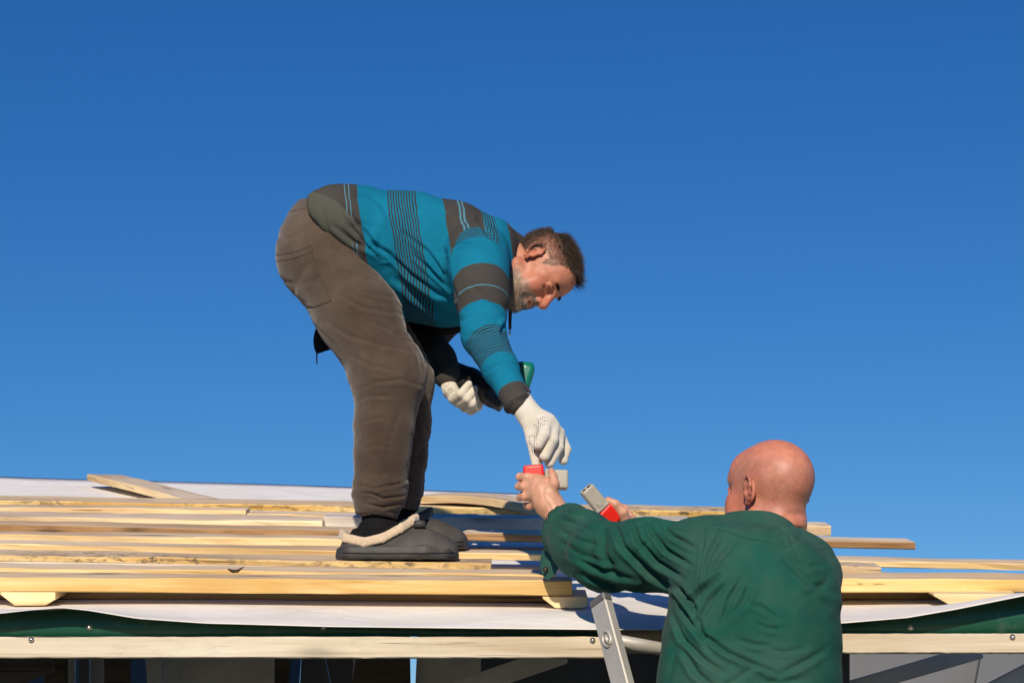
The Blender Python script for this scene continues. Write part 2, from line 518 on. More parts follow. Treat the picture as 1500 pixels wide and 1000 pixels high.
def wood_mat(name, cols, rough=.7, grey=0.0):
    """cols: dark grain, mid, light; object property 'tone' brightens or darkens, 'dirt' adds bark and mould"""
    m, nt, b = new_mat(name)
    co = objco(nt, (1, 1, 1), True)
    def sc(v):
        mp = N_(nt, 'ShaderNodeMapping'); mp.inputs['Scale'].default_value = v; L_(nt, co, mp.inputs['Vector']); return mp.outputs[0]
    g1 = noise(nt, 1.0, 6, .62, sc((1.3, 38, 38)), .6)
    g2 = noise(nt, 1.0, 4, .6, sc((5, 170, 170)), .2)
    g3 = noise(nt, 1.0, 3, .5, sc((.9, 6, 6)))
    f = mth(nt, 'ADD', mth(nt, 'MULTIPLY', g1, .62), mth(nt, 'ADD', mth(nt, 'MULTIPLY', g2, .18), mth(nt, 'MULTIPLY', g3, .32)))
    c = ramp(nt, f, [(.36, cols[0]), (.48, cols[1]), (.66, cols[2])])
    lg = ramp(nt, noise(nt, 1.0, 3, .6, sc((.8, 2.2, 2.2))), [(.34, (.66, .58, .50)), (.5, (1, 1, 1)), (.68, (1.12, 1.16, 1.24))])
    c = mixc(nt, .8, c, mixc(nt, 1.0, c, lg, 'MULTIPLY'))
    cr = ramp(nt, noise(nt, 1.0, 2, .5, sc((2.2, 120, 120)), .3), [(.31, (1, 1, 1)), (.34, (0, 0, 0))])
    c = mixc(nt, mth(nt, 'MULTIPLY', cr, .7), c, tuple(x * .25 for x in cols[0]))
    # knots
    vo = N_(nt, 'ShaderNodeTexVoronoi', ins={'Scale': 1.0, 'Randomness': 1.0}); L_(nt, sc((3.1, 13, 13)), vo.inputs['Vector'])
    kn = ramp(nt, mth(nt, 'ADD', vo.outputs['Distance'], mth(nt, 'MULTIPLY', g2, .08)), [(.10, (1, 1, 1)), (.2, (.35, .35, .35)), (.3, (0, 0, 0))])
    hide = ramp(nt, vo.outputs['Color'], [(.30, (0, 0, 0)), (.33, (1, 1, 1))])
    kf = mth(nt, 'MULTIPLY', mth(nt, 'MULTIPLY', kn, hide), .75)
    c = mixc(nt, kf, c, tuple(x * .28 for x in cols[0]))
    # dirt and bark spots
    di = attr(nt, 'dirt', 'OBJECT')
    sp = ramp(nt, noise(nt, 1.0, 5, .7, sc((22, 60, 60)), .4), [(.5, (0, 0, 0)), (.6, (1, 1, 1))])
    wh = ramp(nt, noise(nt, 1.0, 2, .5, sc((1.6, 3, 3))), [(.42, (0, 0, 0)), (.58, (1, 1, 1))])
    c = mixc(nt, mth(nt, 'MULTIPLY', mth(nt, 'MULTIPLY', sp, wh), di.outputs['Fac']), c, (.10, .075, .05))
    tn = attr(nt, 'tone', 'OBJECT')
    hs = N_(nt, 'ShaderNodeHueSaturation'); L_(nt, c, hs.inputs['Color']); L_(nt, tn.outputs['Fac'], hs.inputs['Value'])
    ws = attr(nt, 'warm', 'OBJECT'); L_(nt, ws.outputs['Fac'], hs.inputs['Saturation'])
    L_(nt, hs.outputs[0], b.inputs['Base Color'])
    b.inputs['Roughness'].default_value = rough; b.inputs['Specular IOR Level'].default_value = .25
    n1 = bump(nt, b, g1, .35, .002)
    bump(nt, b, g2, .4, .0008, n1)
    return m
def cloth_mat(name, col, var=.2, weave=900, rough=.9, dirt=None, dirt_amt=.0, sheen=.0, wscale=(1, 1, 1), bigb=.25):
    m, nt, b = new_mat(name)
    v = objco(nt)
    f = noise(nt, 6, 6, .65, v)
    c = ramp(nt, f, [(.3, tuple(x * (1 - var) for x in col)), (.7, tuple(x * (1 + var) for x in col))])
    if dirt: c = mixc(nt, mth(nt, 'MULTIPLY', ramp(nt, noise(nt, 4.5, 6, .65, v), [(.40, (0, 0, 0)), (.68, (1, 1, 1))]), dirt_amt), c, dirt)
    fine = noise(nt, weave, 2, .5, objco(nt, wscale))
    c = mixc(nt, .35, c, mixc(nt, 1.0, c, ramp(nt, fine, [(.3, (.55, .55, .55)), (.7, (1.3, 1.3, 1.3))]), 'MULTIPLY'))
    L_(nt, c, b.inputs['Base Color'])
    b.inputs['Roughness'].default_value = rough; b.inputs['Specular IOR Level'].default_value = .06
    b.inputs['Sheen Weight'].default_value = sheen; b.inputs['Sheen Roughness'].default_value = .5
    n1 = bump(nt, b, noise(nt, 38, 4, .6, v), bigb, .004)
    bump(nt, b, fine, .35, .0006, n1)
    return m
def skin_mat(name, rough=.45):
    m, nt, b = new_mat(name)
    v = objco(nt)
    a = attr(nt, 'col')
    c = mixc(nt, .5, a.outputs['Color'], mixc(nt, 1.0, a.outputs['Color'], ramp(nt, noise(nt, 55, 5, .65, v), [(.3, (.72, .62, .58)), (.7, (1.25, 1.3, 1.3))]), 'MULTIPLY'))
    L_(nt, c, b.inputs['Base Color'])
    b.inputs['Subsurface Weight'].default_value = .12
    b.inputs['Subsurface Radius'].default_value = (1, .35, .2); b.inputs['Subsurface Scale'].default_value = .006
    b.inputs['Roughness'].default_value = rough; b.inputs['Specular IOR Level'].default_value = .4
    n1 = bump(nt, b, noise(nt, 120, 4, .6, v), .3, .0012)
    bump(nt, b, noise(nt, 500, 2, .5, v), .3, .0004, n1)
    return m
# ------------------------------------------------------------------ shared materials
M = {}
M['wood'] = wood_mat('sawn_pine', [(.36, .18, .055), (.68, .43, .155), (.84, .64, .32)])
M['wood_top'] = wood_mat('weathered_pine', [(.36, .24, .14), (.56, .41, .26), (.68, .54, .37)], .8)
M['wood_beam'] = wood_mat('greyed_beam', [(.30, .22, .13), (.58, .46, .29), (.72, .63, .46)], .85)
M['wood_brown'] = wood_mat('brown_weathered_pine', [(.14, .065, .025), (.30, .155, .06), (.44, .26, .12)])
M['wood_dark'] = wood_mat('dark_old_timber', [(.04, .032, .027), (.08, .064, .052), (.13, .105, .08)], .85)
M['white_metal'] = simple('grey_sheet', (.12, .13, .15), .5, 0, .12, 3)
M['panel_grey'] = simple('panel_grey', (.55, .55, .55), .6, 0, .15, 4)
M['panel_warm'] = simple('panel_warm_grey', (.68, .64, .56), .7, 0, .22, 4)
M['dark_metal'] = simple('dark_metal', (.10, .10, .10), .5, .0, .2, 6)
M['alu'] = simple('brushed_aluminium', (.50, .47, .41), .45, .35, .12, 14, 160, .25, .0006)
M['steel'] = simple('screw_steel', (.75, .76, .78), .25, 1.0, .05, 20)
M['ground'] = simple('dry_grass_ground', (.055, .055, .035), .95, 0, .4, .6, 6, .5, .05)

# ------------------------------------------------------------------ ground
g = MB().add([(-400, -400, 0), (400, -400, 0), (400, 800, 0), (-400, 800, 0)], [(0, 1, 2, 3)]).obj('ground', M['ground'])
tag(g, kind='structure')

YE = 3.99                                                    # plane of the eave
# ------------------------------------------------------------------ white roofing underlay
def underlay_mat():
    m, nt, b = new_mat('white_membrane')
    v = objco(nt)
    f = noise(nt, 5, 5, .65, v)
    c = ramp(nt, f, [(.3, (.73, .70, .65)), (.7, (.83, .80, .75))])
    st = ramp(nt, noise(nt, 1.0, 5, .7, objco(nt, (3, 11, 11)), 1.0), [(.55, (1, 1, 1)), (.75, (.86, .83, .78))])
    c = mixc(nt, 1.0, c, st, 'MULTIPLY')
    L_(nt, c, b.inputs['Base Color']); b.inputs['Roughness'].default_value = .75
    b.inputs['Specular IOR Level'].default_value = .2
    n1 = bump(nt, b, noise(nt, 5, 3, .5, v, .8), .5, .02)
    bump(nt, b, noise(nt, 700, 2, .5, v), .25, .0006, n1)
    return m
M['membrane'] = underlay_mat()
edge_px = np.array([(-260, 905), (-60, 902), (0, 898), (45, 893), (90, 889.5), (130, 893.5), (200, 905), (300, 912), (480, 917), (860, 921.5), (965, 922), (1130, 917), (1235, 912), (1330, 904), (1400, 892), (1460, 880), (1500, 872), (1700, 850)], float)
BAT = 0.036
_eX = np.array([P(x, y, YE)[0] for x, y in edge_px]); _eZ = np.array([P(x, y, YE)[2] for x, y in edge_px])
_rX0, _rX1 = P(1230, 900, YE)[0], P(1350, 900, YE)[0]
def under_z(X, Y):
    lift = float(np.interp(X, _eX, _eZ)) - (float(roof_z(X, YE)) - BAT)
    right = max(0.0, min(1.0, (X - _rX0) / (_rX1 - _rX0)))
    d = Y - YE
    fall = math.exp(-(d / .15) ** 2) * (1 - right) + right * math.exp(-(d / .24) ** 2)
    rip = .006 * math.sin(X * 7.3 + 1.7 * math.sin(Y * 3.1)) * math.exp(-((d - .16) / .14) ** 2) + .004 * math.sin(X * 3.1 + Y * 2.2) * (d > .01)
    hump = .008 * math.exp(-((d - .13) / .07) ** 2) * (math.sin(X * 4.1 + .6) + .6 * math.sin(X * 9.7))
    return float(roof_z(X, Y)) - BAT + lift * fall + rip * .7 * (1 - math.exp(-(d / .05) ** 2)) + hump * (1 - right)
def underlay():
    rows = []
    for px in np.linspace(-1500, 1700, 260):
        X = P(px, 905, YE)[0]
        ymax = float(np.interp(X, [-3, .05, .40, .62, .8, 2.2], [7.85, 7.85, 7.0, 5.3, 4.62, 4.50]))
        col = [(X, YE + .002, under_z(X, YE) - .0008)]
        for t in np.concatenate((np.linspace(0, .4, 14), np.linspace(.46, 1, 22))):
            Y = YE + t * (ymax - YE) if ymax < 5.5 else YE + t ** 1.6 * (ymax - YE)
            col.append((X, Y, under_z(X, Y)))
        rows.append(col)
    n = len(rows[0]); V = [p for c in rows for p in c]
    Fs = [(i * n + k, (i + 1) * n + k, (i + 1) * n + k + 1, i * n + k + 1) for i in range(len(rows) - 1) for k in range(n - 1)]
    o = mesh_obj('roof_underlay', V, np.array(Fs), M['membrane'])
    mo = o.modifiers.new('thickness', 'SOLIDIFY'); mo.thickness = .0012; mo.offset = -1
    return tag(o, 'white roofing membrane draped over the roof slope under the timber', 'roofing membrane')
underlay()

# ------------------------------------------------------------------ timber
def timber(name, A, B, T, W, label, group, cat='plank', tone=1.0, warm=1.0, dirt=0.0, bow=0.0, rough_edge=.0015, mats=None, cut=(0, 0), n=26, seed=0, wane=0.0):
    """board whose lower front edge runs from A to B; T thick, W wide up the slope"""
    A = np.asarray(A, float); B = np.asarray(B, float)
    d = B - A; L = np.linalg.norm(d); ex = d / L
    sl = np.array((0, 1, SLOPE)); ey = sl - ex * (sl @ ex); ey /= np.linalg.norm(ey)
    ez = np.cross(ex, ey)
    r = np.random.default_rng(seed + 11)
    ph = r.uniform(0, 6.3, 8)
    bev = min(.003, T * .12)
    prof = [(bev, 0, 0), (W - bev, 0, 0), (W, bev, 0), (W, T - bev, 0), (W - bev, T, 1), (bev, T, 1), (0, T - bev, 0), (0, bev, 0)]
    V, Fs, mi = [], [], []
    for i in range(n + 1):
        t = i / n; x = L * t
        bz = bow * math.sin(math.pi * t)
        for k, (y, z, _) in enumerate(prof):
            wob = rough_edge * (math.sin(x * 9 + ph[k]) + .6 * math.sin(x * 23 + ph[(k + 3) % 8]) + .5 * r.normal())
            yy = y + (wob if k in (6, 7, 0, 5) else 0); zz = z + (wob * .7 if k in (4, 5, 6) else 0)
            if wane and k in (5, 6): 
                w_ = wane * max(0, math.sin(x * 2.1 + ph[1]) + .5 * math.sin(x * 5.7 + ph[2]) + .2)
                yy += w_ if k == 6 else w_ * 1.6; zz -= w_ * .5 if k == 6 else 0
            xx = x + (cut[0] * (y / W) if i == 0 else cut[1] * (y / W) if i == n else 0)
            V.append((xx - L / 2, yy, zz + bz))
    m = len(prof)
    for i in range(n):
        for k in range(m):
            k2 = (k + 1) % m
            Fs.append((i * m + k, (i + 1) * m + k, (i + 1) * m + k2, i * m + k2)); mi.append(1 if k in (4,) else 0)
    Fs.append(tuple(range(m))); mi.append(0)
    Fs.append(tuple(n * m + k for k in range(m))[::-1]); mi.append(0)
    o = mesh_obj(name, V, Fs, mats or [M['wood'], M['wood_top']], None, False, mi)
    bm_fix(o)
    mid = (A + B) / 2
    R = Matrix((ex, ey, ez)).transposed()
    o.matrix_world = Matrix.Translation(Vector(mid)) @ R.to_4x4()
    o['tone'] = float(tone); o['warm'] = float(warm); o['dirt'] = float(dirt)
    return tag(o, label, cat, group)
def plank(x0, x1, ref, T, W, label, seed, slope=None, lift=0.0, **kw):
    """plank along the roof; ref = (px, py) of a point on the lower front edge"""
    q = on_roof(ref[0], ref[1], lift); Y = q[1]
    y = lambda px: ref[1] + (px - ref[0]) * slope
    def at(px):
        if slope is None:
            p = P(px, ref[1], Y); return np.array((p[0], Y, float(roof_z(p[0], Y)) + lift))
        return P(px, y(px), Y)
    A, B = at(x0), at(x1)
    return timber('wooden_plank', A, B, T * scl(q), W, label, 'loose timber laid along the roof', seed=seed, **kw)
TG = 'loose timber laid along the roof'
plank(-220, 1150, (150, 744.5), 9.5, .22, 'long timber along the top of the pile, spotted with dark bark at its left end', 1, slope=.0155, dirt=1.0, tone=.95, warm=1.08)
plank(-220, 360, (150, 751.3), 7.5, .10, 'pale yellow board just below the bark spotted timber, ending left of the boots', 2, slope=.012, tone=1.12, warm=.85)
plank(362, 700, (500, 762.5), 9, .10, 'short yellow board butted to the right of the pale yellow one, behind the ankle', 3, slope=.012, tone=1.08, warm=.92)
plank(-220, 472, (150, 767.0), 8.5, .19, 'cream board with small dark nail holes, its end showing left of the trouser cuffs', 4, slope=.0145, tone=1.12, warm=.8, lift=.004)
plank(474, 1010, (700, 775.5), 17.5, .12, 'board greyed as if in shadow behind the far shoe, running towards the bare hand', 5, slope=.008, tone=.85, warm=.35)  # grey tone stands in for the shadow cast over this board
plank(-220, 1341, (150, 781.5), 10.5, .14, 'long dark brown board whose square cut end sticks out right of the bald man', 6, slope=.0195, tone=1.0, warm=1.0, n=40, mats=[M['wood_brown'], M['wood_top']])
plank(-220, 520, (150, 797.2), 12.5, .12, 'yellow board in the middle of the pile, ending behind the heel', 7, slope=.013, tone=1.08, warm=.92)
plank(-220, 1560, (150, 808.6), 9.5, .11, 'long pale timber under the toes, running out to the far right against the sky', 8, slope=.0195, tone=1.05, warm=.95, n=40)
plank(-220, 719, (150, 824), 9, .13, 'knotty rough edged plank that the near shoe stands on', 9, slope=.0185, dirt=.9, tone=.95, wane=.004)
plank(-220, 815, (150, 839.5), 6.5, .10, 'thin board lying just in front of the knotty plank', 10, slope=.0125, tone=.98, warm=1.0)
plank(-220, 838, (150, 867.2), 21, .10, 'thick orange board along the front of the pile, resting on two short blocks', 11, slope=.0068, tone=1.0, warm=1.05)
plank(-220, 826, (150, 877.5), 13, .16, 'added dark board filling the shaded gap under the front orange board', 17, lift=-.034, slope=.0068, tone=.5, warm=.9)  # added board: blocks the sunlit strip and darkens the gap
# right of the man in green
plank(1130, 1385, (1300, 878), 13, .16, 'added dark board filling the shaded gap under the right hand orange board', 18, slope=.001, lift=-.034, tone=.5, warm=.9)  # also added, keeps the gap under the right board dark
plank(1130, 1640, (1300, 867.8), 20, .13, 'thick orange board with a knot, right of the green shirt above the membrane', 12, slope=.001, tone=.98, warm=1.12)
plank(1100, 1290, (1240, 850.5), 22, .10, 'short board end lying behind the thick orange board, close to the green shirt', 13, slope=.036, tone=.9, warm=.8, lift=.012)
plank(1050, 1217, (1200, 784.0), 15, .12, 'cream plank end showing just above the green shoulder, right of the bald head', 14, slope=.028, tone=1.15, warm=.75, lift=.01)
# loose pieces lying askew near the top
def askew(a, b, T, W, label, seed, **kw):
    return timber('wooden_plank', a, b, T, W, label, TG, seed=seed, **kw)
qa = on_roof(127, 703, -BAT + .03); qb = on_roof(285, 744, -.03)
askew(qa, qb, .026, .16, 'loose board lying askew on the membrane at the upper left', 15, tone=.95, warm=.85, n=12)
qa = on_roof(598, 738, .03); qb = on_roof(792, 757, .01)
askew(qa + np.array((0, 0, .0)), qb, .028, .20, 'warped board lying askew behind the ankles', 16, tone=.85, warm=.85, n=16, bow=.02)

# blocks under the front board
def block(x0, x1, y0, y1, label, ch, tone, seed, Yb=4.27, parts=None):
    a = P(x0, y1, Yb); b = P(x1, y1, Yb); t = P(x0, y0, Yb)
    h = t[2] - a[2]; L = b[0] - a[0]; D = .13
    pts = [(ch[0], 0), (L - ch[1], 0), (L, ch[2]), (L, h), (0, h), (0, h * .82)]
    V, n = [], len(pts)
    for d in (0, D):
        for x, z in pts: V.append((x, d, z))
    Fs = [tuple(range(n)), tuple(range(n, 2 * n))[::-1]] + [(i, (i + 1) % n, n + (i + 1) % n, n + i) for i in range(n)]
    o = mesh_obj('timber_block', V, Fs, M['wood'], None, False); bm_fix(o)
    bv = o.modifiers.new('edge', 'BEVEL'); bv.width = .002; bv.segments = 2
    o.location = Vector(a); o.rotation_euler.x = math.atan(SLOPE)
    o['tone'] = tone; o['warm'] = .9; o['dirt'] = 0.15
    return tag(o, label, 'timber block', 'short blocks under the front boards')
block(0, 81, 866.6, 886.5, 'pale block with slanted ends under the front board at the far left', (.034, .024, .014), 1.12, 31)
block(795, 861, 873.2, 890.5, 'pale block with slanted ends under the front board beside the ladder', (.03, .012, .006), 1.1, 32)
block(1368, 1490, 868.8, 890, 'rough block with split grain under the right hand orange board', (.05, .02, .014), .92, 33, Yb=4.30)
# dry bark curl on the thin board
q = on_roof(344, 836.5, .02)
MB().tube([q + np.array((-.018, 0, .010)), q + np.array((-.010, .004, .003)), q + np.array((0, .006, .001)), q + np.array((.012, .004, .003)), q + np.array((.022, 0, .010))], [.0015, .004, .005, .004, .001], 8)
cr = MB()
cr.tube([q + np.array((-.018, 0, .006)), q + np.array((-.006, .003, .001)), q + np.array((.006, .003, .0015)), q + np.array((.022, 0, .011))], [.0015, .0045, .004, .001], 8)
M['bark'] = simple('bark', (.05, .025, .012), .9, 0, .3, 60)
o = cr.obj('bark_chip', M['bark'], None, True); origin_to(o, q)
tag(o, 'small dark curl of bark lying on the thin board below the shoes', 'bark chip')

# ------------------------------------------------------------------ eave: beams, green flashing
def screws(root, spots, Y):
    for px, py in spots:
        p = P(px, py, Y)
        s_ = MB(); s_.tube([p, p + np.array((0, -.0015, 0))], [.0064, .0064], 16); s_.dome(p + np.array((0, -.0015, 0)), (0, -1, 0), .0050, .0055, 14)
        under(s_.obj('screw', M['steel'], None, True), root)
def beam(x0, x1, yt, yb, label, spots, seed, Y=4.012, depth=.035):
    a = P(x0, yb, Y); b = P(x1, yb, Y); t = P(x0, yt, Y)
    root = thing('eave_beam', (a + b) / 2, label, 'roof beam', 'pale beams along the eave')
    L = b[0] - a[0]; h = t[2] - a[2]
    n = 60; V, Fs = [], []
    r = np.random.default_rng(seed)
    pr = [(0.002, 0), (depth, 0), (depth, h), (.002, h), (0, h - .002), (0, .002)]
    for i in range(n + 1):
        x = -L / 2 + L * i / n
        for k, (y, z) in enumerate(pr):
            w = .0003 * r.normal() - (.0009 * max(0, r.normal() - 1.4) if k in (0, 5) else 0)
            V.append((x, y, z - h / 2 + (a[2] + b[2]) / 2 * 0 + w))
    m = len(pr)
    for i in range(n):
        for k in range(m): Fs.append((i * m + k, (i + 1) * m + k, (i + 1) * m + (k + 1) % m, i * m + (k + 1) % m))
    Fs += [tuple(range(m)), tuple(n * m + k for k in range(m))[::-1]]
    o = mesh_obj('timber', V, Fs, M['wood_beam'], None, False); bm_fix(o)
    o.parent = root; o.location = (0, 0, h / 2 + 0.0)
    root.location = Vector(((a[0] + b[0]) / 2, Y, (a[2] + b[2]) / 2))
    o['tone'] = .97; o['warm'] = .85; o['dirt'] = .22
    screws(root, spots, Y - .0005)
    return root
beam(-240, 893, 932, 962.5, 'long pale beam along the eave, left of the ladder', [(46, 936.5), (868, 937.5)], 3)
beam(1180, 1720, 927.5, 955.5, 'pale beam along the eave, right of the man in green', [(1483, 932.5)], 4)
def green_mat():
    m, nt, b = new_mat('green_painted_sheet')
    v = objco(nt)
    sp = ramp(nt, noise(nt, 16, 6, .7, v, .5), [(.55, (0, 0, 0)), (.75, (1, 1, 1))])
    c = mixc(nt, mth(nt, 'MULTIPLY', sp, .45), (.004, .075, .045), (.10, .16, .12))
    L_(nt, c, b.inputs['Base Color']); b.inputs['Roughness'].default_value = .42
    return m
M['green_sheet'] = green_mat()
def flashing(xs, tops, yb, label, spots, Y=4.052):
    a = P(xs[0], yb, Y); b = P(xs[-1], yb, Y)
    root = thing('eave_flashing', (a + b) / 2, label, 'metal flashing', 'green flashings along the eave')
    V, Fs = [], []
    xx = np.linspace(xs[0], xs[-1], 80)
    for x in xx:
        bt = P(x, yb, Y)
        hh = min(under_z(bt[0], Y), under_z(bt[0], Y + .05)) - .005 - bt[2]
        wv = .002 * math.sin(x * .021)
        for y, z in ((0, 0), (wv, hh * .5), (wv * 1.5, hh), (.03, hh + .002), (.03, hh + .0005), (wv * 1.5 + .0015, hh - .0015), (wv + .0015, hh * .5), (.0015, 0)):
            V.append((bt[0], Y + y, bt[2] + z))
    m = 8
    for i in range(len(xx) - 1):
        for k in range(m): Fs.append((i * m + k, (i + 1) * m + k, (i + 1) * m + (k + 1) % m, i * m + (k + 1) % m))
    Fs += [tuple(range(m)), tuple((len(xx) - 1) * m + k for k in range(m))[::-1]]
    o = mesh_obj('sheet', V, Fs, M['green_sheet'], None, True); bm_fix(o); under(o, root)
    screws(root, spots, Y - .001)
    return root
flashing([-240, 0, 45, 90, 130, 200, 300, 480, 893], [893, 890, 886, 883, 886, 897, 903, 909, 912], 931.6, 'dark green flashing strip under the membrane, left of the ladder', [(131, 918.5), (474, 919.5)])
flashing([1100, 1235, 1330, 1400, 1460, 1500, 1700], [906, 902, 894, 880, 865, 857, 832], 927.2, 'dark green flashing rising to the right, right of the man in green', [(1334, 919)])

# set back timber seen in the gap between ladder and green shirt
A = P(850, 946, 4.20); B = P(1150, 944, 4.20)
timber('inner_beam', A, B, .030, .06, 'set back beam end in the gap between ladder and green shirt', None, 'roof beam', tone=.9, warm=.7, seed=41, mats=[M['wood_beam'], M['wood_beam']], n=8)
A = P(850, 957, 4.26); B = P(1150, 957, 4.26)
timber('inner_beam', A, B, .018, .06, 'lower set back batten with a thin sunlit edge beside the ladder', None, 'roof beam', tone=.8, warm=.9, seed=42, mats=[M['wood_beam'], M['wood_beam']], n=8)

# ------------------------------------------------------------------ what stands under the roof
def strip(name, x0, x1, x0b, x1b, Y, mat, label, cat, ytop=930, depth=.03, group=None):
    """upright piece under the roof, seen between two picture columns at its top (x0, x1) and at the frame edge (x0b, x1b)"""
    def ext(xa, xb, y): return xa + (xb - xa) * (y - 963) / 37.0
    zt = float(roof_z(P((x0 + x1) / 2, 940, Y)[0], Y)) - BAT - .10
    pb = P(750, 1000, Y)
    V = []
    def at(xa, xb, z, dy):
        # picture row of height z at distance Y
        py = proj(np.array([[0, Y, z]]))[0, 1]
        p = P(ext(xa, xb, py) if py > 963 else xa, py, Y); return (p[0], Y + dy, z)
    zb = 0.0
    slant = abs(x0b - x0) > 3 or abs(x1b - x1) > 3
    if slant: zb = P(750, 1075, Y)[2]
    for dy in (0, depth):
        V += [at(x0, x0b, zb, dy), at(x1, x1b, zb, dy), at(x1, x1b, zt, dy), at(x0, x0b, zt, dy)]
    o = MB().add(V, [(0, 1, 2, 3), (4, 7, 6, 5), (0, 4, 5, 1), (1, 5, 6, 2), (2, 6, 7, 3), (3, 7, 4, 0)]).obj(name, mat)
    origin_to(o, np.mean(V, 0)); o['tone'] = 1.0; o['warm'] = 1.0; o['dirt'] = 0.0
    bv = o.modifiers.new('edge', 'BEVEL'); bv.width = .003; bv.segments = 2
    return tag(o, label, cat, group)
def brace(xa, ya, xb, yb, Y, w, mat, label, Yb=None):
    a = P(xa, ya, Y); b = P(xb, yb, Yb or Y)
    d = b - a; a = a - d * .6; b = b + d * .25
    L = np.linalg.norm(d) * 1.85; ex = d / np.linalg.norm(d); ey = np.array((0, 1., 0)); ey -= ex * (ex @ ey); ey /= np.linalg.norm(ey); ez = np.cross(ex, ey)
    o = MB().box((a + b) / 2, (L / 2, .025, w / 2), np.stack((ex, ey, ez), 1), .003).obj('diagonal_brace', mat)
    origin_to(o, (a + b) / 2); o['tone'] = 1.0; o['warm'] = 1.0; o['dirt'] = 0.0
    return tag(o, label, 'brace', 'slanting braces under the roof')
PG = 'grey panels under the roof'; QG = 'posts under the roof'
brace(-30, 1000, 52, 968, 4.5, .075, M['wood_dark'], 'dark slanting brace under the roof at the far left corner')
M['tarp'] = simple('blue_tarpaulin', (.05, .13, .32), .6, 0, .3, 5, 18, .5, .02)
strip('tarpaulin', -120, 452, -120, 446, 6.6, M['tarp'], 'blue tarpaulin hanging behind the posts at the left', 'tarpaulin', depth=.01)
strip('roof_post', 64, 96, 64, 96, 4.9, M['wood_dark'], 'dark wooden post under the roof, first from the left', 'post', group=QG)
strip('metal_profile', 98, 108, 98, 108, 5.0, M['panel_grey'], 'narrow grey metal profile beside the first dark post', 'metal profile')
strip('metal_profile', 115, 130, 115, 130, 4.95, M['white_metal'], 'wider grey metal profile between dark post and pale panel', 'metal profile')
strip('wall_panel', 131, 152, 131, 152, 5.05, M['panel_grey'], 'narrow pale grey panel left of the second dark post', 'panel', group=PG)
strip('roof_post', 152, 189, 152, 189, 4.8, M['wood_dark'], 'dark wooden post under the roof, second from the left', 'post', group=QG)
strip('wall_panel', 206, 240, 211, 238, 5.0, M['panel_grey'], 'pale grey panel right of the second dark post', 'panel', group=PG)
strip('wall_panel', 240, 276, 238, 268, 5.1, M['panel_grey'], 'mid grey panel leaning beside the pale one', 'panel', group=PG)
strip('wall_panel', 278, 401, 266, 401, 5.2, M['panel_warm'], 'broad warm grey panel under the left beam', 'panel', group=PG)
strip('roof_post', 402, 429, 402, 425, 4.9, M['wood_dark'], 'dark wooden post right of the broad warm grey panel', 'post', group=QG)
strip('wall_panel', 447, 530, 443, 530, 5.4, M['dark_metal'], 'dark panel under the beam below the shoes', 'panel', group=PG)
strip('metal_profile', 456, 460, 468, 473, 5.0, M['white_metal'], 'thin slanting metal rod in front of the dark panel', 'metal rod')
strip('metal_profile', 519, 522, 518, 521, 5.0, M['panel_grey'], 'thin upright metal rod left of the brown black post', 'metal rod')
strip('roof_post', 530, 599, 522, 600, 4.9, M['wood_dark'], 'broad brown black post under the middle of the beam', 'post', group=QG)
strip('wall_panel', 614, 704, 612, 704, 5.0, M['panel_warm'], 'grey plate with bolt holes right of the sky gap', 'panel', group=PG)
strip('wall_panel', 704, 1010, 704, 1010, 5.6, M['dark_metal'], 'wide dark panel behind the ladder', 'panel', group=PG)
brace(690, 1004, 800, 966, 4.8, .05, M['panel_warm'], 'grey slanting brace left of the ladder')
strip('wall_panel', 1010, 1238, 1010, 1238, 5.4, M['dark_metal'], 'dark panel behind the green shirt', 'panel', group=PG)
strip('roof_post', 1222, 1243, 1225, 1243, 4.7, M['dark_metal'], 'dark upright edge right beside the green shirt', 'post', group=QG)
strip('wall_panel', 1243, 1452, 1243, 1440, 5.3, M['white_metal'], 'blue grey panel under the right beam', 'panel', group=PG)
brace(1262, 1003, 1400, 963, 4.75, .04, M['panel_warm'], 'long grey slanting brace under the right beam')
strip('wall_panel', 1452, 1700, 1440, 1700, 5.2, M['white_metal'], 'grey panel at the far right under the beam', 'panel', group=PG)
a = P(1468, 1002, 4.5); b = P(1510, 981, 4.5)
brace(1462, 1010, 1512, 984, 4.5, .05, M['membrane'], 'white slanting strip in the lower right corner')

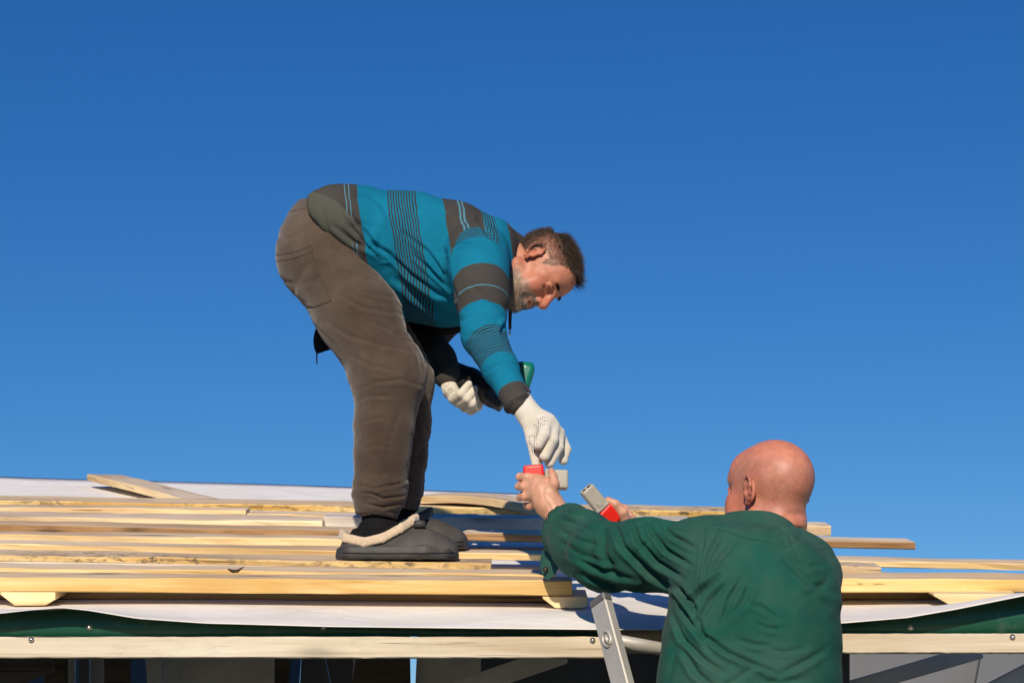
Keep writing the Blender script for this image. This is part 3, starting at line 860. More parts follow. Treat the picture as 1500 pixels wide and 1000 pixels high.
# ------------------------------------------------------------------ aluminium ladder
def ladder():
    A = P(881, 884, 3.80); B = P(912, 1000, 3.735)
    d = (B - A) / np.linalg.norm(B - A)
    L = (A[2]) / (-d[2]); E = A + d * L
    yaw = math.radians(42)
    ex = np.array((math.cos(yaw), math.sin(yaw), 0)); ex -= d * (ex @ d); ex /= np.linalg.norm(ex)
    ey = np.cross(d, ex)
    if ey[1] < 0: ey = -ey
    root = thing('ladder', E, 'aluminium ladder leaning against the eave left of the man in green', 'ladder')
    W, w, dep, t = .36, .022, .044, .003
    for k, sg in ((0, -1), (1, 1)):
        mb = MB(); c = (A + E) / 2 + ex * W * k; R = np.stack((ex, ey, d), 1)
        mb.box(c + ex * sg * (w / 2 - t / 2), (t / 2, dep / 2, L / 2), R, .0008)
        for q in (-1, 1): mb.box(c + ey * q * (dep / 2 - t / 2) - ex * sg * t / 2, (w / 2 - t / 2, t / 2, L / 2), R, .0008)
        r = mb.obj('side_rail', M['alu'], root)
        mb = MB(); mb.box(A + ex * W * k - d * .006, (w / 2 + .002, dep / 2 + .002, .010), R, .004); mb.obj('rail_cap', M['dark_metal'], r)
        mb = MB(); mb.box(E + ex * W * k - d * .03, (w / 2 + .003, dep / 2 + .003, .03), R, .004); mb.obj('rubber_foot', M['dark_metal'], r)
    q = P(888, 938, 3.77); t0 = float((q - A) @ d)
    for j in range(9):
        tt = t0 + .27 * j
        if tt > L - .1: break
        c = A + d * tt
        ru = MB().tube([c - ex * (w / 2 - .002), c + ex * (W + w / 2 - .002)], .0135, 14).obj('rung', M['alu'], root, True)
        ring = MB(); o_ = c - ex * (w / 2 + .0012)
        ring.tube([o_ + ey * .011 * math.cos(a) + d * .017 * math.sin(a) for a in np.linspace(0, 2 * math.pi, 21)], .0032, 8, cap=False)
        ring.tube([o_ + d * .011 * z for z in (-1, -.6, 0, .6, 1)], [.001, .005, .0065, .005, .001], 10)
        ring.obj('rung_end', M['alu'], ru, True)
ladder()
# ------------------------------------------------------------------ people: shared builders
M['skin'] = skin_mat('skin', .5)
M['skin_bald'] = skin_mat('shaved_skin', .47)
M['eye'] = simple('eye', (.55, .5, .45), .2, 0, .02, 5)
def hair_mat(name, c1, c2):
    m, nt, b = new_mat(name)
    a = attr(nt, 'rnd')
    L_(nt, ramp(nt, a.outputs['Fac'], [(0, c1), (1, c2)]), b.inputs['Base Color'])
    b.inputs['Roughness'].default_value = .5; b.inputs['Specular IOR Level'].default_value = .25
    return m
M['hair'] = hair_mat('brown_greying_hair', (.028, .017, .011), (.20, .155, .12))
M['beard'] = hair_mat('grey_stubble', (.14, .11, .08), (.58, .54, .46))
M['brow'] = hair_mat('dark_brow', (.02, .012, .008), (.08, .05, .03))

def strands(roots, dirs, lens, w, nseg=3, sag=None, curl=.25):
    """hair: tapering three sided strands; returns V, quads+tips, rnd"""
    n = len(roots)
    d = dirs / np.linalg.norm(dirs, axis=1)[:, None]
    V, R = [], []
    p = roots.copy()
    rn = rng.random(n)
    a = np.cross(d, rng.normal(size=(n, 3))); a /= np.linalg.norm(a, axis=1)[:, None]
    allv = np.zeros((n, (nseg + 1) * 3, 3))
    for s in range(nseg + 1):
        b = np.cross(d, a); b /= np.linalg.norm(b, axis=1)[:, None]
        rr = w * (1 - .85 * s / nseg)
        for k in range(3):
            t = 2 * math.pi * k / 3
            allv[:, s * 3 + k] = p + rr * (a * math.cos(t) + b * math.sin(t))
        p = p + d * (lens / nseg)[:, None]
        if sag is not None: d = d + sag * (1.0 / nseg)
        d = d + rng.normal(size=(n, 3)) * curl / nseg
        d /= np.linalg.norm(d, axis=1)[:, None]
    base = np.arange(n) * (nseg + 1) * 3
    Q = []
    for s in range(nseg):
        for k in range(3):
            k2 = (k + 1) % 3
            Q.append(np.stack((base + s * 3 + k, base + s * 3 + k2, base + s * 3 + 3 + k2, base + s * 3 + 3 + k), 1))
    return allv.reshape(-1, 3), np.concatenate(Q), np.repeat(rn, (nseg + 1) * 3)

def head_ops(o):
    """head in its own axes: x to its right, y forward, z up, metres"""
    f = o.get('full', 1.0)
    ops = [U(ell((0, -.014, .032), (.077, .098, .086))),
           U(ell((0, .028, -.03), (.060 * f, .066, .088)), .03),
           U(ell((0, .052, .045), (.058, .040, .045)), .03)]
    for s in (-1, 1):
        ops += [U(cone((s * .056 * f, -.012, -.062), (s * .024, .066, -.098), .020, .019), .03),
                U(sphere((s * .040, .060, -.030), .024 * f), .025),
                U(ell((s * .045, .058, -.064), (.02 * f, .022, .026)), .02)]
    ops += [U(sphere((0, .080, -.102), .0175), .022),
            U(cone((-.040, .074, .028), (-.012, .086, .022), .011, .011), .014),
            U(cone((.040, .074, .028), (.012, .086, .022), .011, .011), .014)]
    for s in (-1, 1):
        ops += [S(ell((s * .033, .096, .004), (.017, .014, .012)), .012)]
    ops += [U(cone((0, .088, .018), (0, .114, -.026), .0085, .0115), .012),
            U(sphere((0, .113, -.030), .0135), .010)]
    for s in (-1, 1):
        ops += [U(ell((s * .0145, .101, -.036), (.0085, .011, .009)), .007),
                U(ell((s * .0325, .079, .004), (.0155, .0125, .0125)), .004)]
        sq = o.get('squint', .0025)
        ops += [S(cone((s * .022, .0935, .0015), (s * .044, .085, .0005), .0019, .0017), .003),     # slit of the lids
                S(cone((s * .020, .094, -.0125), (s * .046, .080, -.012), .0026, .0024), .006),        # bag under the eye
                S(cone((s * .019, .101, -.030), (s * .043, .082, -.074), .0034, .0034), .008),      # fold nose to mouth
                S(cone((s * .050, .076, .004), (s * .061, .063, .013), .0020, .0016), .004),
                S(cone((s * .050, .075, -.002), (s * .062, .061, -.007), .0020, .0016), .004), S(cone((s * .049, .0755, .0005), (s * .063, .060, .003), .0018, .0014), .004),
                S(cone((s * .050, .068, -.030), (s * .056, .052, -.062), .0024, .0024), .008)]
        ops += [S(sphere((s * .0085, .107, -.0425), .0035), .003)]
    ops += [U(ell((0, .086, -.066), (.028, .016, .018)), .015),
            U(cone((-.020, .092, -.060), (.020, .092, -.060), .0055, .0055), .006),
            U(cone((-.018, .092, -.072), (.018, .092, -.072), .006, .006), .006),
            S(cone((-.026, .097, -.066), (.026, .097, -.066), .0022, .0022), .004),
            S(cone((-.026, .0945, -.066), (-.030, .088, -.069), .0022, .0015), .004),
            S(cone((.026, .0945, -.066), (.030, .088, -.069), .0022, .0015), .004),
            S(cone((-.014, .098, -.084), (.014, .098, -.084), .003, .003), .008)]
    # forehead lines
    # ears
    for s in (-1, 1):
        R = np.array(((0.0, math.sin(.35), 0), (0, 1, 0), (0, 0, 1.0)))
        c = np.array((s * .079, -.012, -.004))
        def E(y, z, out): return c + np.array((s * (out + .35 * max(0, -y) ), y, z))
        rim = [E(.006, .002, .002), E(.010, .016, .004), E(.004, .028, .007), E(-.008, .032, .010), E(-.018, .024, .012), E(-.021, .010, .012), E(-.017, -.006, .010), E(-.010, -.018, .007), E(-.003, -.027, .004), E(.004, -.026, .002)]
        ops += [U(ell(c + np.array((s * .004, -.006, 0)), (.006, .017, .027)), .006)]
        for i in range(len(rim) - 1):
            ops += [U(cone(rim[i], rim[i + 1], .0036 if i < 7 else .0048, .0036 if i < 6 else .005), .0035)]
        ops += [S(ell(c + np.array((s * .011, -.003, -.001)), (.0065, .007, .010)), .004),
                S(cone(E(-.006, .020, .012), E(-.014, .006, .016), .0025, .0025), .003),
                U(ell(c + np.array((s * .004, .008, -.006)), (.004, .004, .006)), .004)]
    return ops
def head_mesh(o, h=.0016):
    V, Q = mesh_field(head_ops(o) + o.get('extra', []), h, 1)
    return V, Q

# ------------------------------------------------------------------ the bending man
P_flat = P
def P(px, py, Y):                       # distances below were first estimated a little short
    return P_flat(px, py, Y + float(np.interp(Y, [3.95, 4.2, 4.36, 4.5], [0, .10, .10, .22])))
def YS(Y): return Y + float(np.interp(Y, [3.95, 4.2, 4.36, 4.5], [0, .10, .10, .22]))
BY = 4.70
man = thing('person', P_flat(590, 822, 4.85), 'man in blue plaid sweatshirt bending down on the timber with a work glove reaching out', 'person')
man2_label = 'bald man in green work shirt seen from behind on a ladder reaching up'

def fast_body(name, ops, h, root, mat, col):
    V, Q = mesh_field(ops, h, 2)
    return V, Q, np.tile(np.array(col), (len(V), 1))
def join(parts):
    Vs, Qs, Cs, n = [], [], [], 0
    for V, Q, C in parts:
        Vs.append(V); Qs.append(Q + n); Cs.append(C); n += len(V)
    return np.concatenate(Vs), np.concatenate(Qs), np.concatenate(Cs)
SK = np.array((.50, .215, .13))

# --- limb joints (px, py, distance, radius px)
HN = [(478, 376, 4.60, 68), (524, 456, 4.585, 62), (567, 552, 4.57, 50), (563, 620, 4.585, 43), (560, 668, 4.60, 38.5), (557, 715, 4.62, 37), (551, 756, 4.63, 31)]
HF = [(482, 378, 4.82, 68), (535, 462, 4.84, 64), (586, 560, 4.82, 47), (593, 625, 4.83, 37), (591, 675, 4.84, 33), (588, 715, 4.86, 30), (584, 742, 4.87, 29)]
AN = [(698, 374, 4.50, 49), (706, 432, 4.455, 40), (709, 492, 4.42, 32), (733, 540, 4.38, 27), (757, 588, 4.335, 21)]
AF = [(690, 392, 4.90, 46), (650, 450, 4.95, 40), (615, 500, 4.96, 34), (640, 528, 4.90, 28), (655, 548, 4.86, 22)]
TC = [(487, 338), (540, 357), (600, 376), (652, 388), (700, 388), (742, 384)]
TB = [66, 79, 93, 88, 70, 44]                 # half thickness px
TA = [.185, .19, .205, .215, .200, .10]       # half breadth m
def torso_prim(grow=0.0, e=2.2):
    C = [P(x, y, BY) for x, y in TC]
    B = [b * scl(c) + grow for b, c in zip(TB, C)]
    return loft(C, [a + grow for a in TA], B, (0, 1, 0), e)
# --- head frame
def frame(F, Uv):
    F = np.asarray(F, float); F /= np.linalg.norm(F)
    Uv = np.asarray(Uv, float); Uv = Uv - F * (Uv @ F); Uv /= np.linalg.norm(Uv)
    return np.stack((np.cross(F, Uv), F, Uv), 1)
a1, a2 = math.radians(20), math.radians(14)
Uo = np.array((math.cos(a1), 0, math.sin(a1)))
F0 = np.array((math.sin(a1), 0, -math.cos(a1)))
Fo = F0 * math.cos(a2) + np.array((0, -1, 0)) * math.sin(a2)
HR = frame(Fo, Uo)
HC = P(790, 395, 4.62)
def to_world(V, R, c, s=1.0): return np.asarray(V) * s @ R.T + c
def head_colours(V, h, hair, beard, red=1.0):
    x, y, z = V.T
    C = np.tile(SK, (len(V), 1)) * np.array((1.0, .95, .95))
    n = vnoise(V * 38) * .5 + .5
    bl = vnoise(V * 24 + 3.3) * .6 + vnoise(V * 70) * .4
    C = C * (1 + bl[:, None] * np.array((.10, .20, .22)))
    flush = np.exp(-((np.abs(x) - .045) / .025) ** 2 - ((y - .055) / .04) ** 2 - ((z + .03) / .03) ** 2) + np.exp(-((y - .112) / .016) ** 2 - (x / .02) ** 2) + .6 * (np.abs(x) > .078)
    C = C * (1 - np.clip(flush, 0, 1)[:, None] * np.array((0.0, .24, .26)) * red)
    lips = np.exp(-((z + .066) / .009) ** 2 - (x / .024) ** 2) * (y > .085)
    C = C * (1 - lips[:, None] * np.array((.25, .45, .42)))
    if beard is not None:
        b = beard(V) * (.55 + .45 * n)
        C = C * (1 - b[:, None]) + b[:, None] * np.array((.30, .25, .19))
    if hair is not None:
        w = hair(V)
        hb = .45 + .4 * sstep(.05, .085, z); C = C * (1 - (hb * w)[:, None]) + (hb * w)[:, None] * np.array((.10, .068, .05))
    return C
def hair_w(V):
    x, y, z = V.T
    line = np.interp(y, [-.12, -.06, -.03, -.012, .014, .022, .038, .050, .066, .10], [-.058, -.062, -.05, .030, .030, .000, .022, .060, .086, .100])
    line = line + .006 * vnoise(V * 60)
    return sstep(-.006, .008, z - line)
def beard_w(V):
    x, y, z = V.T
    jaw = sstep(-.040, -.078, z + .012 * vnoise(V * 55)) * sstep(-.012, .035, y)
    mst = np.exp(-((z + .050) / .008) ** 2) * (np.abs(x) < .032) * (y > .075)
    w = np.maximum(jaw, mst)
    lips = np.exp(-((z + .066) / .008) ** 2 - (x / .022) ** 2)
    return np.clip(w * (1 - lips), 0, 1)

hv, hq = head_mesh({'full': 1.0})
hn = normals(hv, hq)
hc = head_colours(hv, .0019, hair_w, beard_w)
eyes = np.exp(-((np.abs(hv[:, 0]) - .033) / .011) ** 2 - ((hv[:, 2] - .0012) / .0018) ** 2) * (hv[:, 1] > .07)
hc = hc * (1 - .85 * np.clip(eyes, 0, 1)[:, None])
HS = .95
hw = to_world(hv, HR, HC, HS)
neck = [U(cone(HC + HR @ np.array((0, -.022, -.035)), P(738, 378, BY - .04), .058, .066), .01)]
trunk = [U(torso_prim(-.03), .02)] + chain(HN, .02, -.02) + chain(HF, .02, -.02) + chain(AN, .01, -.014) + chain(AF, .01, -.014) + neck + \
        [U(ell(P(478, 352, BY), (.10, .15, .10)), .03)]
for js in (HN, HF):
    a = P(*js[-1][:3]); trunk += [U(cone(a, a + np.array((0, .01, -.065)), .034, .026), .01), U(cone(a + np.array((0, .015, -.075)), a + np.array((.09, .02, -.085)), .024, .018), .02)]

# hands inside the gloves, traced from the photograph (px, py, distance, radius px)
GN_palm = [(772, 603, 4.335, 17.5), (783, 616, 4.325, 19), (798, 623, 4.32, 18), (808, 634, 4.325, 14)]
GN_f = [[(800, 619, 4.300, 9.4), (797, 636, 4.275, 8.9), (788, 652, 4.275, 8.0)],
        [(810, 625, 4.315, 9.4), (809, 645, 4.290, 9.1), (798, 668, 4.290, 8.0)],
        [(818, 634, 4.335, 9.4), (817, 655, 4.315, 8.7), (805, 678, 4.310, 7.3)],
        [(822, 642, 4.360, 8.2), (829, 658, 4.350, 7.5), (825, 674, 4.345, 6.6)],
        [(776, 620, 4.310, 10.5), (779, 645, 4.305, 8.7), (783, 664, 4.305, 7.3), (785, 682, 4.305, 5.6)],
        [(790, 640, 4.335, 7.0), (789, 662, 4.325, 6.1), (789.5, 681, 4.32, 5.1)]]
GF_palm = [(655, 556, 4.86, 12), (660, 572, 4.845, 11), (668, 580, 4.84, 10)]
GF_f = [[(664, 584, 4.835, 7.5), (675, 577, 4.805, 6.8), (687, 563, 4.810, 5.6)],
        [(672, 590, 4.845, 7.5), (684, 584, 4.810, 6.8), (696, 570, 4.815, 5.8)],
        [(681, 597, 4.855, 7), (692, 591, 4.820, 6.6), (701, 577, 4.825, 5.6)],
        [(690, 602, 4.868, 6.2), (700, 596, 4.835, 5.8), (707, 584, 4.838, 5.0)],
        [(654, 566, 4.90, 7), (668, 556, 4.925, 6), (684, 552, 4.925, 5)]]
def hand_ops(palm, fingers, grow=0.0, k=.005):
    ops = chain(palm, .012, grow)
    for f in fingers: ops += [(o, p, k if i else .009) for i, (o, p, _) in enumerate(chain(f, k, grow))]
    return ops
tv, tq, tc = fast_body('', trunk, .009, None, None, SK)
h1 = mesh_field(hand_ops(GN_palm, GN_f, -.0025), .003, 1); h2 = mesh_field(hand_ops(GF_palm, GF_f, -.0025), .003, 1)
V, Q, C = join([(hw, hq, hc), (tv, tq, tc), (*h1, np.tile(SK, (len(h1[0]), 1))), (*h2, np.tile(SK, (len(h2[0]), 1)))])
body = mesh_obj('body', V, Q, M['skin']); cattr(body, 'col', C); under(body, man)

# hair and stubble
def grow(name, V0, N0, wfun, n, len_fn, dir_fn, mat, R, c, w, parent, root, curl=.35, nseg=3, sc=.95):
    wt = wfun(V0)
    if name == 'hair': wt = wt * (.70 + .30 * sstep(.045, .085, V0[:, 2]) + .3 * (V0[:, 1] < -.06))
    ok = np.where(wt > .3)[0]
    pick = rng.choice(ok, n, p=wt[ok] / wt[ok].sum())
    r = V0[pick] + rng.normal(size=(n, 3)) * .0008
    d = dir_fn(r, N0[pick]); ln = len_fn(r) * rng.uniform(.6, 1.15, n)
    A, B, rn = strands(r, d, ln, w, nseg, None, curl)
    o = mesh_obj(name, to_world(A, R, c, sc), B, mat); fattr(o, 'rnd', rn if mat is not M['hair'] else np.clip(rn ** 1.9 * .9 + .42 * np.repeat(sstep(.04, -.01, r[:, 2]) * (r[:, 1] > -.03), (nseg + 1) * 3), 0, 1))
    return under(o, parent)
def hair_dir(r, n):
    comb = np.stack((r[:, 0] * 3, -.55 + 3.0 * (r[:, 2] > .075) * 1.0, -.5 - 2 * r[:, 1]), 1)
    top = sstep(.06, .10, r[:, 2])[:, None]
    comb = comb * (1 - top) + top * np.array((.12, .75, .15))
    return n * (.55 + .15 * top) + comb * 1.1 + rng.normal(size=r.shape) * .22
grow('hair', hv, hn, hair_w, 15000, lambda r: .007 + .020 * sstep(.06, .10, r[:, 2]) + .007 * sstep(-.04, -.09, r[:, 1]) + .012 * (r[:, 1] > .058), hair_dir, M['hair'], HR, HC, .00045, man, man)
grow('beard', hv, hn, beard_w, 5000, lambda r: np.full(len(r), .006) + .006 * sstep(-.08, -.11, r[:, 2]), lambda r, n: n * .7 + np.array((0, .25, -.7)), M['beard'], HR, HC, .00032, man, man, .3, 2)
def brow_w(V):
    x, y, z = V.T
    return np.exp(-((np.abs(x) - .032) / .014) ** 2 - ((z - .0225 - .004 * np.sin(np.abs(x) * 60)) / .0035) ** 2) * (y > .06)
for sg in (-1, 1): grow('eyebrow', hv, hn, lambda V: brow_w(V) * (V[:, 0] * sg > 0), 350, lambda r: np.full(len(r), .009), lambda r, n: n * .6 + np.stack((np.sign(r[:, 0]) * .9, np.zeros(len(r)), np.full(len(r), .1)), 1), M['brow'], HR, HC, .00035, man, man, .3, 2)

# trousers
M['trousers'] = cloth_mat('brown_grey_jersey', (.068, .047, .034), .2, 700, .95, (.20, .16, .12), .35, .25)
tr = [U(ell(P(474, 352, BY), (.115, .205, .130)), .02)] + chain(HN, .03) + chain(HF, .03) + \
     [U(ell(P(468, 368, 4.60), (.108, .10, .125)), .05), U(ell(P(472, 370, 4.81), (.108, .10, .125)), .05),
      U(ell(P(572, 548, 4.56), (.085, .08, .10)), .05)]
wst = P(505, 330, BY); tr += [I(plane(P(524, 382, BY), (.74, 0, .67)), .02)]
for js in (HN, HF):
    a = P(*js[-1][:3]); tr += []
hem_n = P(560, 757, 4.60)
# loose folds stacked over the ankle
for px, py, Y, r in ((558, 710, 4.615, 39), (553, 725, 4.62, 38), (557, 738, 4.625, 35), (589, 708, 4.87, 33), (586, 724, 4.87, 32)):
    tr += [U(ell(P(px, py, Y), (r * scl(P(px, py, Y)), r * scl(P(px, py, Y)), .014)), .012)]
for (x, y, Y, r) in ((551, 757, 4.63, .12), (584, 746, 4.87, .12)):
    c = P(x, y, Y); tr += [I((plane(c, (-.12, 0, -1))[0], c - np.array((r, .10, .25)), c + np.array((r, .10, .05))), .004)]
tv, tq = mesh_field(tr, .0045, 1)
tn = normals(tv, tq)
nz = fbm(tv * np.array((9, 9, 5)), 3)
tv = tv + tn * (nz * .0025 + wrinkle(tv, (11, 9, 24), .0038, 3.1) + wrinkle(tv, (26, 20, 40), .0012, 7.7))[:, None]
TS0 = [([(498, 432), (530, 450), (575, 458), (596, 462)], 3.6, .005), ([(522, 424), (550, 432), (588, 436)], 3.0, .004), ([(470, 466), (510, 492), (560, 505), (606, 514)], 4, .005),
      ([(462, 478), (500, 516), (545, 536), (590, 545)], 3.6, .005), ([(520, 572), (550, 560), (590, 556), (620, 566)], 3.6, .0045), ([(519, 590), (540, 580), (570, 580)], 3.2, .004), ([(590, 590), (572, 640), (560, 700)], 5, .003),
      ([(545, 470), (580, 490), (612, 494)], 3.2, .004), ([(522, 622), (548, 612), (575, 614)], 3.4, .003), ([(524, 660), (550, 652), (580, 656)], 3.4, .0025), ([(600, 500), (614, 520), (620, 545)], 3.2, .003),
      ([(522, 708), (548, 716), (585, 708), (598, 702)], 2.8, .005), ([(520, 722), (545, 722), (560, 730), (592, 726)], 2.6, .006), ([(524, 735), (560, 743), (594, 736)], 2.8, .005), ([(540, 400), (560, 408), (584, 404)], 2.8, .004), ([(500, 395), (530, 410), (560, 412)], 3, .003),
      ([(438, 449), (462, 452), (486, 441)], 2.2, .003), ([(420, 440), (440, 470), (466, 494)], 3, .003)]
TS = [(p_, w_ * .8, d_ * (1.0 if p_[0][1] > 690 else .6)) for p_, w_, d_ in TS0]
tv = folds(tv, normals(tv, tq), TS)
o = mesh_obj('trousers', tv, tq, M['trousers']); under(o, man)
trousers = o
tn = normals(tv, tq)
M['seam'] = simple('dark_stitching', (.050, .037, .029), .9)
for ln in ([(402, 374), (430, 370), (456, 360)], [(401, 383), (430, 379), (457, 369)], [(456, 360), (462, 392), (476, 420), (484, 440)], [(442, 448), (462, 449), (485, 441)], [(424, 309), (445, 306), (466, 301)]):
    seam('pocket_seam', tv, tn, ln, M['seam'], trousers, .0009, 26)

# sweatshirt
def plaid_mat():
    m, nt, b = new_mat('plaid_sweatshirt')
    v = objco(nt)
    blue, dark, line = (.006, .170, .285), (.060, .056, .052), (.085, .24, .32)
    def bands(co, lo, hi, stops, lines):
        t = N_(nt, 'ShaderNodeMapRange', ins={1: lo, 2: hi, 3: 0.0, 4: 1.0}); L_(nt, co, t.inputs[0])
        st = [((p - lo) / (hi - lo), {'b': (0, 0, 0), 'f': (.5, .5, .5), 'd': (1, 1, 1)}[k]) for p, k in stops]
        cl = ramp(nt, t.outputs[0], st, 'CONSTANT')
        ln = [(0, (0, 0, 0))]
        for p, w in lines: ln += [((p - w - lo) / (hi - lo), (1, 1, 1)), ((p + w - lo) / (hi - lo), (0, 0, 0))]
        lm = ramp(nt, t.outputs[0], ln, 'CONSTANT')
        fr = mth(nt, 'GREATER_THAN', mth(nt, 'FRACT', mth(nt, 'MULTIPLY', co, 1 / .0072)), .52)
        isf = mth(nt, 'COMPARE', cl, .5, .2); isd = mth(nt, 'GREATER_THAN', cl, .8)
        c = mixc(nt, mth(nt, 'MULTIPLY', isf, fr), blue, tuple(.6 * x + .0 for x in dark))
        c = mixc(nt, isd, c, dark)
        return mixc(nt, lm, c, line)
    wob = mth(nt, 'MULTIPLY', mth(nt, 'SUBTRACT', noise(nt, 11, 4, .6, v), .5), .016)
    ct = mth(nt, 'ADD', attr(nt, 'along_back').outputs['Fac'], wob)
    cs = mth(nt, 'ADD', attr(nt, 'along_sleeve').outputs['Fac'], wob)
    k = 1 / 562.0
    tor = bands(ct, -.05, .62, [(-.05, 'd'), (78 * k, 'b'), (123 * k, 'f'), (165 * k, 'b'), (206 * k, 'd'), (262 * k, 'f'), (282 * k, 'b'), (300 * k, 'd')], [(60 * k, .0016), (66 * k, .0016), (230 * k, .002), (236 * k, .002)])
    pq = [P(700, 385, 4.50)] + [P(*j[:3]) for j in AN[1:]]
    ac = np.r_[0, np.cumsum([np.linalg.norm(b_ - a_) for a_, b_ in zip(pq[:-1], pq[1:])])]
    at = lambda y: float(np.interp(y, [385] + [j[1] for j in AN[1:]], ac))
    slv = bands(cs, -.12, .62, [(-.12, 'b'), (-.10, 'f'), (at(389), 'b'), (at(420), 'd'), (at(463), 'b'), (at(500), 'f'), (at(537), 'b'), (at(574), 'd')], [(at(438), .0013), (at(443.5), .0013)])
    c = mixc(nt, mth(nt, 'GREATER_THAN', attr(nt, 'is_sleeve').outputs['Fac'], .5), tor, slv)
    c = mixc(nt, attr(nt, 'hem').outputs['Fac'], c, (.085, .088, .074))
    c = mixc(nt, .5, c, mixc(nt, 1.0, c, ramp(nt, noise(nt, 7, 6, .65, v), [(.3, (.7, .72, .75)), (.7, (1.2, 1.2, 1.15))]), 'MULTIPLY'))
    fine = noise(nt, 800, 2, .5, v)
    c = mixc(nt, .3, c, mixc(nt, 1.0, c, ramp(nt, fine, [(.3, (.5, .5, .5)), (.7, (1.3, 1.3, 1.3))]), 'MULTIPLY'))
    L_(nt, c, b.inputs['Base Color']); b.inputs['Roughness'].default_value = .95
    b.inputs['Specular IOR Level'].default_value = .1; b.inputs['Sheen Weight'].default_value = .0
    n1 = bump(nt, b, noise(nt, 34, 4, .6, v), .22, .004)
    bump(nt, b, fine, .3, .0006, n1)
    return m
M['plaid'] = plaid_mat()
cuff_dir = P(*AN[-1][:3]) - P(*AN[-2][:3])
arm_ops = chain(AN, .02)
body_ops = [U(torso_prim(0.0), .02), U(ell(P(668, 372, BY), (.10, .215, .13)), .04)]
hem_side = [U(loft([P(478, 334, BY), P(510, 350, BY), P(550, 372, BY)], [.25, .25, .24], [.122, .122, .13], (0, 1, 0), 2.3), .03)]
far_arm = chain(AF, .02)
sh = body_ops + hem_side + [(o, p, .016) for o, p, _ in arm_ops] + [(o, p, .016) for o, p, _ in far_arm]
wr = P(757, 585, 4.333)
ct_ = [I((plane(P(470, 279, 4.52), (-.55, 0, .83))[0], P(330, 600, BY) - np.array((0, .6, 0)), P(600, 150, BY) + np.array((0, .6, 0))), .03), I((plane(P(450, 292, 4.52), (-1, 0, -.15))[0], P(330, 600, BY) - np.array((0, .6, 0)), P(600, 150, BY) + np.array((0, .6, 0))), .012), I((plane(P(480, 366, BY), (-.72, 0, -.69))[0], P(330, 600, BY) - np.array((0, .6, 0)), P(600, 150, BY) + np.array((0, .6, 0))), .006)]
sv, sq = mesh_field(sh + ct_, .0042, 1)
da = field_at(arm_ops, sv) ; db = field_at(body_ops, sv)
# shoulder seam: a slanted ring where the sleeve meets the yoke
seam_n = np.array((.10, -.55, -.83)); seam_n /= np.linalg.norm(seam_n)
seam_p = P(672, 362, 4.50)
sd = (sv - seam_p) @ seam_n
slm = (sd > 0) & (da < db + .03) & (sv[:, 1] < BY - .03)
k_sl = np.clip(.5 + sd / .008, 0, 1) * ((da < db + .03) & (sv[:, 1] < BY - .05))
seam_f = P(685, 392, 4.92)
sdf_ = (sv - seam_f) @ np.array((-.5, .45, -.74))
fa = field_at(far_arm, sv)
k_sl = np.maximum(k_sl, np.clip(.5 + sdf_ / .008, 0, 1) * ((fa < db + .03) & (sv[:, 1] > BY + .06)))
ax0 = P(455, 285, BY); axd = np.array((.987, 0, .155))
tco = (sv - ax0) @ axd
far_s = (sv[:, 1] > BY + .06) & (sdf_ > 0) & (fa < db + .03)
# along the sleeve
pts = [P(700, 385, 4.50)] + [P(*j[:3]) for j in AN[1:]]
acc = 0; best = np.full(len(sv), 9.); sco = np.zeros(len(sv))
for i in range(len(pts) - 1):
    ba = pts[i + 1] - pts[i]; l = np.linalg.norm(ba); t = (sv - pts[i]) @ (ba / l)
    tt = np.clip(t, -.3 if i == 0 else 0, l + (.1 if i == len(pts) - 2 else 0))
    dd = np.linalg.norm(sv - pts[i] - tt[:, None] * ba / l, axis=1)
    m = dd < best; best[m] = dd[m]; sco[m] = acc + tt[m]; acc += l
nz = fbm(sv * np.array((8, 8, 8)), 3)
sv = sv + normals(sv, sq) * (nz * .002 + wrinkle(sv, (13, 10, 13), .003, 8.2))[:, None]
SS = [([(503, 300), (530, 335), (566, 380)], 2.8, .010), ([(535, 350), (570, 372), (600, 402), (640, 430), (668, 438)], 3.4, .011), ([(590, 340), (625, 368), (648, 400), (666, 432)], 3.0, .010), ([(604, 372), (640, 405), (664, 428)], 2.6, .009), ([(575, 405), (610, 432), (655, 462)], 5, .008), ([(600, 425), (640, 455), (672, 468)], 5, .010),
      ([(500, 300), (512, 330), (540, 362), (560, 380)], 3.0, .006), ([(488, 330), (515, 352), (545, 368)], 3.5, .006), ([(470, 300), (480, 340), (515, 378)], 3.5, .004),
      ([(651, 372), (668, 358), (690, 357), (712, 366)], 2.2, .004), ([(651, 366), (655, 400), (668, 436)], 3.5, .008),
      ([(678, 470), (700, 462), (728, 470), (742, 484)], 4, .006), ([(684, 492), (712, 486), (740, 494)], 3.5, .005), ([(745, 470), (735, 486), (742, 492)], 3.5, .007), ([(700, 520), (724, 508), (748, 512)], 3, .003), ([(712, 545), (735, 532), (760, 535)], 3, .003),
      ([(731, 580), (750, 568), (768, 562)], 2.0, .0035), ([(690, 420), (720, 440), (745, 455)], 4, .005), ([(610, 300), (640, 312), (668, 330)], 5, .004), ([(540, 285), (560, 300), (575, 330)], 5, .004), ([(700, 320), (715, 345), (735, 360)], 3.5, .005)]
sv = folds(sv, normals(sv, sq), SS)
sco[far_s] = .6  # far sleeve pushed into the dark band: its shade put into the colour
o = mesh_obj('sweatshirt', sv, sq, M['plaid'])
hd = -((sv - P(480, 366, BY)) @ np.array((-.72, 0, -.69))) / np.linalg.norm((-.72, .69))
hw_ = .012 + .062 * sstep(P(480, 290, BY)[2], P(480, 340, BY)[2], sv[:, 2]) - .05 * sstep(P(480, 370, BY)[2], P(480, 400, BY)[2], sv[:, 2])
